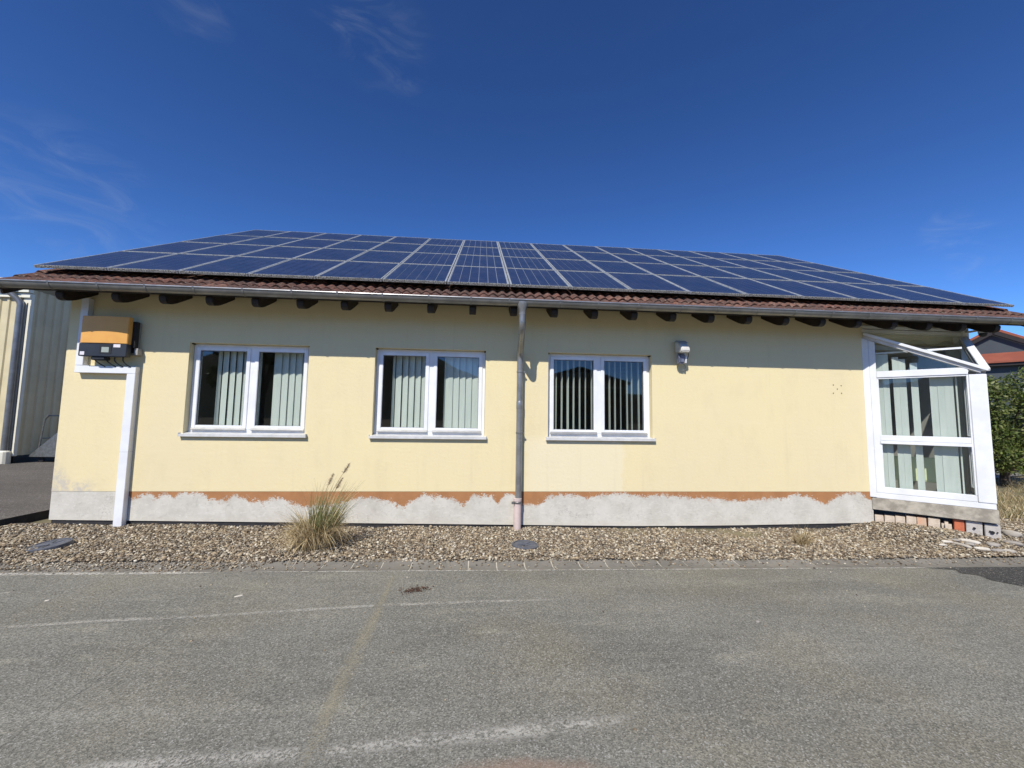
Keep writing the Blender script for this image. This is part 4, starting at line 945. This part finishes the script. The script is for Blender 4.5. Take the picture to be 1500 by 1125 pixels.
ST_ = [(6.64, -1.055, .068, .035, .018, -.17, 'stone_white', 'small pale flat stone, leftmost of the upper pair'), (6.472, -1.132, .052, .028, .016, -.3, 'stone_white', 'small pale flat stone farthest left, below the pair'),
       (6.80, -1.03, .048, .035, .02, -.9, 'stone_grey', 'small grey stone behind the first slanted stone'), (6.70, -1.185, .115, .038, .022, -1.5, 'stone', 'long tan stone lying slanted, first of the long ones'),
       (6.947, -1.09, .115, .040, .026, -1.1, 'stone_white', 'longest pale stone lying slanted'), (6.85, -1.165, .055, .045, .02, -.9, 'stone_grey', 'dark stone tucked under the longest pale one'),
       (6.82, -1.335, .085, .042, .024, -.45, 'stone_white', 'broad pale stone in front of the slanted ones'), (7.19, -1.19, .075, .06, .03, -.7, 'stone_grey', 'round grey stone near the bay corner'),
       (7.0, -1.375, .09, .038, .022, -.1, 'stone_grey', 'long grey stone right of the broad pale one'), (7.15, -1.395, .07, .05, .026, -.5, 'stone', 'tan stone nearest the channel on the right'),
       (7.93, -.88, .11, .075, .05, -1.2, 'stone', 'large tan stone standing by the dry grass'), (7.60, -1.12, .10, .05, .03, -1.0, 'stone_grey', 'long brown-grey stone at the right picture edge')]
for a in ST_: stone(*a[:7], a[7])
stone(2.254, -3.104, .017, .014, .011, .4, 'stone_grey', 'single dark pebble lying on the open asphalt')
stone(-2.39, -2.46, .036, .018, .003, .5, 'stone_white', 'flat pale crumb of mortar on the asphalt')
stone(-3.98, -2.52, .018, .012, .006, .5, 'stone_white', 'tiny white chip on the asphalt at left'); 
# reddish leaf litter
r = np.random.default_rng(77); V = []; Fc = []; Cc = []
for i in range(260):
    t = r.normal(.5, .25); p = np.array([-.89+.22*t+r.normal(0, .035), -2.43+.12*t+r.normal(0, .03), 0]); p[2] = gz(p[0])+.004+abs(r.normal(0, .006))
    u = r.normal(0, 1, 3); u[2] *= .3; u /= np.linalg.norm(u); v = np.cross(u, [0, 0, 1]); v += r.normal(0, .3, 3); l, w = r.uniform(.006, .016), r.uniform(.002, .006); o_ = len(V)
    V += [p-u*l, p+v*w, p+u*l, p-v*w]; Fc.append((o_, o_+1, o_+2, o_+3)); Cc += [np.array((.11, .06, .04))*r.uniform(.6, 1.7)]*4
ll = rawmesh('leaf_litter', np.array(V), np.array(Fc), M['leaf'], col=np.array(Cc)); tag(ll, 'small heap of reddish dry leaf litter on the asphalt', 'leaf litter', kind='stuff')

# ------------------------------------------------------------------ beige metal hall on the left
HX, HY = -13.97, 6.75
hall = thing('metal_hall', 'beige ribbed sheet-metal hall at the left edge', 'hall', (HX, HY, ST))
def ribs(o, d, n, L, z0, z1, pitch=.25, depth=.035):
    V = []; Fs = []; k = 0; prof = []; t = 0
    while t < L:
        prof += [(t, 0), (t+pitch*.55, 0), (t+pitch*.65, depth), (t+pitch*.9, depth)]; t += pitch
    prof.append((t, 0))
    for s, dd_ in prof:
        p = Vector(o)+d*s+n*dd_; V += [(p.x, p.y, z0), (p.x, p.y, z1)]
    return V, [(2*i, 2*i+2, 2*i+3, 2*i+1) for i in range(len(prof)-1)]
V, Fs = ribs((HX-.16, HY, 0), Vector((-1, 0, 0)), Vector((0, -1, 0)), 14, .50, 5.28); mb = MB(); mb.add(V, Fs); mb.build('front_cladding', M['beige'], hall)
V, Fs = ribs((HX, HY+.03, 0), Vector((0, 1, 0)), Vector((1, 0, 0)), 18, .50, 5.55); mb = MB(); mb.add(V, Fs); mb.build('side_cladding', M['beige'], hall)
mb = MB(); mb.box(HX-.17, HX+.045, HY-.045, HY+.05, .49, 5.40); mb.build('corner_trim', M['beige_trim'], hall, bevel=.004)
mb = MB(); mb.box(HX-14, HX-.02, HY+.02, HY+18, .22, .60); mb.build('shade_dark_base', M['black'], hall)  # plinth below the sheets, its shade put into the black colour
mb = MB(); mb.box(HX-14, HX+.05, HY-.10, HY+.02, 5.28, 5.40).box(HX-14, HX+.06, HY-.16, HY-.02, 5.43, 5.53); mb.build('eave_trim', M['beige_trim'], hall)
mb = MB(); mb.prism([(HX-14, HY-.18, 5.66), (HX-14, HY+18, 7.9), (HX-14, HY+18, 8.0), (HX-14, HY-.18, 5.78)], (14.2, 0, 0)); mb.build('roof', M['darkpipe'], hall)
mb = MB(); mb.box(HX-14, HX-.30, HY-.35, HY-.19, 5.62, 5.80); mb.build('gutter', M['beige_trim'], hall)
pts = fillet([(HX-.52, HY-.28, 5.62), (HX-.50, HY-.26, 5.50), (HX-.15, HY-.13, 5.12), (HX-.13, HY-.13, .50)], .12, 6)
mb = MB(); mb.tube(pts, .078, 16); mb.build('downpipe', M['darkpipe'], hall, smooth=True)
mb = MB(); mb.lathe((HX-.13, HY-.13, 0), [(.15, .24), (.14, .62), (.10, .66)], 14); mb.build('pipe_foot', M['beige_trim'], hall)
mb = MB(); mb.box(HX+.01, HX+.03, HY-.12, HY-.10, .66, 5.1); mb.build('thin_cable', M['cable'], hall)
mb = MB(); mb.box(-40, HX+.10, 6.15, 6.40, ST-.02, ST+.02); kb = mb.build('kerb', M['concrete']); tag(kb, 'low pale kerb strip in front of the metal hall', kind='structure')
# trolley beside it
tr = thing('hand_trolley', 'steel platform trolley with upright handle beside the metal hall', 'trolley', (-13.2, 7.3, ST))
mb = MB(); mb.box(-13.70, -12.6, 7.05, 7.65, ST+.14, ST+.19); mb.build('platform', M['wood_dark'], tr, bevel=.01)
for sy in (7.10, 7.60):
    mb = MB(); mb.tube(fillet([(-13.66, sy, ST+.19), (-13.56, sy, 1.60), (-13.45, sy, 1.70)], .08, 5), .022, 8); mb.build('handle_post', M['steel'], tr, smooth=True)
mb = MB(); mb.tube([(-13.45, 7.05, 1.70), (-13.45, 7.65, 1.70)], .022, 8).tube([(-13.60, 7.10, 1.0), (-13.60, 7.60, 1.0)], .015, 8); mb.build('crossbar', M['steel'], tr)
for wx in (-13.55, -12.75):
    for wy in (7.12, 7.58):
        mb = MB(); mb.tube([(wx, wy-.02, ST+.075), (wx, wy+.02, ST+.075)], .075, 14); mb.build('wheel', M['black'], tr)
ps = thing('leaning_sheet', 'grey metal sheet propped slantwise on the trolley', 'metal sheet', (-13.2, 7.0, ST+.19))
mb = MB(); mb.prism([(-13.84, 7.0, ST+.17), (-12.8, 7.0, 1.45), (-12.6, 7.0, 1.45), (-12.6, 7.0, ST+.17)], (0, .03, 0)); mb.build('sheet', M['steel'], ps)

# ------------------------------------------------------------------ right-hand background
fh = thing('gabled_house', 'dark slate-grey gabled house with red roof seen beyond the shrub', 'house', (0, 0, 0))
mb = MB(); mb.add([(-6, 0, -.3), (6, 0, -.3), (6, 0, 5.2), (0, 0, 9.0), (-6, 0, 5.2)], [(0, 1, 2, 3, 4)])
mb.add([(-6, 0, -.3), (-6, 14, -.3), (-6, 14, 5.2), (-6, 0, 5.2)], [(3, 2, 1, 0)]); mb.add([(6, 0, -.3), (6, 14, -.3), (6, 14, 5.2), (6, 0, 5.2)], [(0, 1, 2, 3)]); mb.build('wall', M['slatewall'], fh)
for s in (-1, 1):
    d = Vector((s*6, 0, -3.8)).normalized(); n_ = Vector((-d.z*s, 0, d.x*s))
    mb = MB(); mb.fbox(Vector((0, -.25, 9.06)), d, Vector((0, 1, 0)), n_, (0, 7.6, 0, 14.5, 0, .16)); mb.build('roof', M['redroof'], fh)
    mb = MB(); mb.fbox(Vector((0, -.30, 9.0)), d, Vector((0, 1, 0)), n_, (.05, 7.5, 0, .06, -.24, .02)); mb.build('barge_board', M['wood_dark'], fh)
mb = MB(); mb.prism([(-3.2, -2.4, 6.35), (-3.2, 0, 7.22), (-3.2, 0, 7.32), (-3.2, -2.4, 6.47)], (14, 0, 0)); mb.build('canopy_roof', M['redroof'], fh)
mb = MB(); mb.box(-3.1, 10.8, -2.3, -2.1, 6.14, 6.34); mb.build('canopy_beam', M['wood_dark'], fh)
mb = MB(); mb.box(-2.9, 10, -1.9, -.02, -.3, 6.3); mb.build('lower_wall', M['slatewall'], fh)
fh.location = (38.0, 20.3, -.15); fh.rotation_euler = (0, 0, R(-52))

def leafcloud(blobs, n, size, cols, seed, gaps=.62):
    r = np.random.default_rng(seed); V = []; Cc = []; tot = sum(b[3]*b[4]*b[5] for b in blobs)
    P = []; Nn = []
    for bx, by, bz, rx, ry, rz in blobs:
        k = int(n*rx*ry*rz/tot); d = r.normal(0, 1, (k, 3)); d /= np.linalg.norm(d, axis=1)[:, None]; rad = r.uniform(.45, 1.08, (k, 1))**.6
        P.append(np.array([bx, by, bz])+d*rad*np.array([rx, ry, rz])); Nn.append(d)
    P = np.concatenate(P); Nn = np.concatenate(Nn)
    key = np.sin(P[:, 0]*5.1+1.3)*np.sin(P[:, 1]*4.7+.4)*np.sin(P[:, 2]*5.6)+.5*np.sin(P[:, 0]*11+2)*np.sin(P[:, 2]*12.3+P[:, 1]*9)
    kp = key > -1+gaps*1.2+r.normal(0, .15, len(P))-.3; P = P[kp]; Nn = Nn[kp]; m_ = len(P)
    u = Nn*.5+r.normal(0, .8, (m_, 3)); u /= np.linalg.norm(u, axis=1)[:, None]; w = np.cross(u, Nn+r.normal(0, .6, (m_, 3))); w /= np.linalg.norm(w, axis=1)[:, None]+1e-6
    s = r.uniform(.7, 1.3, (m_, 1))*size
    V = np.stack([P-u*s, P+w*s*.42, P+u*s, P-w*s*.42], 1).reshape(-1, 3)
    Fc = np.arange(4*m_).reshape(-1, 4); cc = np.array(cols)[r.integers(0, len(cols), m_)]*r.uniform(.7, 1.3, (m_, 1))
    return V, Fc, np.repeat(cc, 4, 0)
LG = [(.085, .12, .025), (.11, .15, .032), (.065, .095, .02), (.16, .195, .05), (.21, .225, .085)]
def tree(name, label, cat, base, blobs, n, size, seed, trunk=.12, cols=LG):
    o = thing(name, label, cat, base); top = max(b[2] for b in blobs)
    mb = MB(); bx, by, bz = base
    mb.tube([(bx, by, bz-.1), (bx+.05, by, bz+(top-bz)*.4), (bx-.03, by+.04, top)], [trunk, trunk*.7, trunk*.25], 10)
    for b in blobs: mb.tube([(bx+.03, by, bz+(b[2]-bz)*.35), ((bx+b[0])/2, (by+b[1])/2, bz+(b[2]-bz)*.8), b[:3]], [trunk*.5, trunk*.3, trunk*.1], 7)
    mb.build('trunk', M['bark'], o, smooth=True)
    V, Fc, Cc = leafcloud(blobs, n, size, cols, seed); rawmesh('crown', V-np.array(base), Fc, M['leaf'], o, Cc)
rb = random.Random(4); bl = []
for i in range(22):
    a = rb.uniform(0, 6.28); e = rb.uniform(-1, 1); bl.append((16.6+1.7*math.cos(a)*math.sqrt(1-e*e*.8), 4.9+1.0*math.sin(a), 1.95+1.25*e, rb.uniform(.55, .85), rb.uniform(.55, .8), rb.uniform(.5, .75)))
bl += [(16.2, 4.9, 2.1, 1.2, 1.0, 1.2), (14.95, 4.4, 2.6, .6, .6, .7), (14.9, 4.4, 1.5, .6, .6, .7), (15.1, 4.4, .95, .5, .5, .4), (15.5, 4.4, .8, .6, .5, .45), (16.3, 4.3, 1.0, .7, .5, .5), (17.3, 4.6, 1.3, .8, .6, .6)]
tree('leafy_shrub', 'large green leafy shrub standing right of the glazed bay', 'shrub', (16.1, 4.9, gz(16)-.03), bl, 34000, .055, 8)
# dry grass on the right
r = np.random.default_rng(51); V_, F_, C_ = [], [], []; off = 0
for i in range(420):
    x = r.uniform(8.9, 18); y = r.uniform(-.9, 6.0)
    if y > 3.4+.385*(x-11)-.15 and x > 10.5: continue
    b0 = (x, y, gz(x)-.035+(.13*float(ss(-1.5, -.6, y))*float(1-ss(10, 12, x)) if x < 12 else 0))
    V, Fc, Cc = blades(34, b0, .20, (.10, .34), (.2, .9), .010, STRAW+[(.26, .24, .10), (.30, .26, .12)], 1000+i, .9, seg=3); V_.append(V); F_.append(Fc+off); C_.append(Cc); off += len(V)
dg = rawmesh('dry_grass', np.concatenate(V_), np.concatenate(F_), M['blade'], col=np.concatenate(C_)); tag(dg, 'tall dry grass growing beside the bay on the right', 'grass', kind='stuff')

# ------------------------------------------------------------------ what stands behind the camera (it shows in the panes)
barn = thing('barn', 'dark gabled barn across the yard, mirrored in the right window', 'barn', (11, -38, 0))
mb = MB(); mb.add([(5.5, -38, -.2), (16.5, -38, -.2), (16.5, -38, 5.9), (11, -38, 7.5), (5.5, -38, 5.9)], [(4, 3, 2, 1, 0)]); mb.add([(5.5, -38, -.2), (5.5, -52, -.2), (5.5, -52, 5.9), (5.5, -38, 5.9)], [(0, 1, 2, 3)]); mb.build('wall', M['barnwall'], barn)
for s in (-1, 1):
    d = Vector((s*5.5, 0, -1.6)).normalized(); n_ = Vector((-d.z*s, 0, d.x*s)); mb = MB(); mb.fbox(Vector((11, -37.5, 7.55)), d, Vector((0, -1, 0)), n_, (0, 6.1, 0, 14.5, 0, .15)); mb.build('roof', M['barnroof'], barn)
mb = MB(); mb.box(5.6, 16.4, -37.98, -37.9, 5.35, 5.47); mb.build('fascia', M['beige_trim'], barn)
mb = MB(); mb.box(8.5, 13.5, -37.99, -37.93, -.1, 4.2); mb.build('gate', M['wood_dark'], barn)
def hl(a):
    return 26+10*math.sin(a*3+1)+6*math.sin(a*7+2)+3*math.sin(a*17)
V = []; na = 220; prof = [(.75, 0), (.85, .35), (.95, .75), (1.0, 1.0), (1.1, .95), (1.5, .7)]
r = np.random.default_rng(5)
for i in range(na):
    a = 2*math.pi*i/na
    back = .5-.5*math.sin(a)                       # 1 behind the camera (-y)
    for rr, hh in prof:
        h = hl(a)*hh*(.35+.75*back)+(r.uniform(-1.2, 1.2) if hh > .3 else 0); V.append((rr*260*math.cos(a), rr*260*math.sin(a), h-1))
k = len(prof); Fq = [(i*k+j, i*k+j+1, ((i+1) % na)*k+j+1, ((i+1) % na)*k+j) for i in range(na) for j in range(k-1)]
hi = rawmesh('hills', np.array(V), np.array(Fq), M['forest']); tag(hi, 'low wooded hills round the village', kind='structure')
bl = [(-16+rb.uniform(-2, 2), -24+rb.uniform(-2, 2), 5.2+rb.uniform(-1.6, 2.2), rb.uniform(1.2, 1.9), rb.uniform(1.2, 1.9), rb.uniform(1.1, 1.6)) for _ in range(9)]
tree('yard_tree', 'broad leafy tree across the yard, mirrored in the left window', 'tree', (-16, -24, gz(-15)-.03), bl, 9000, .16, 18, .25)
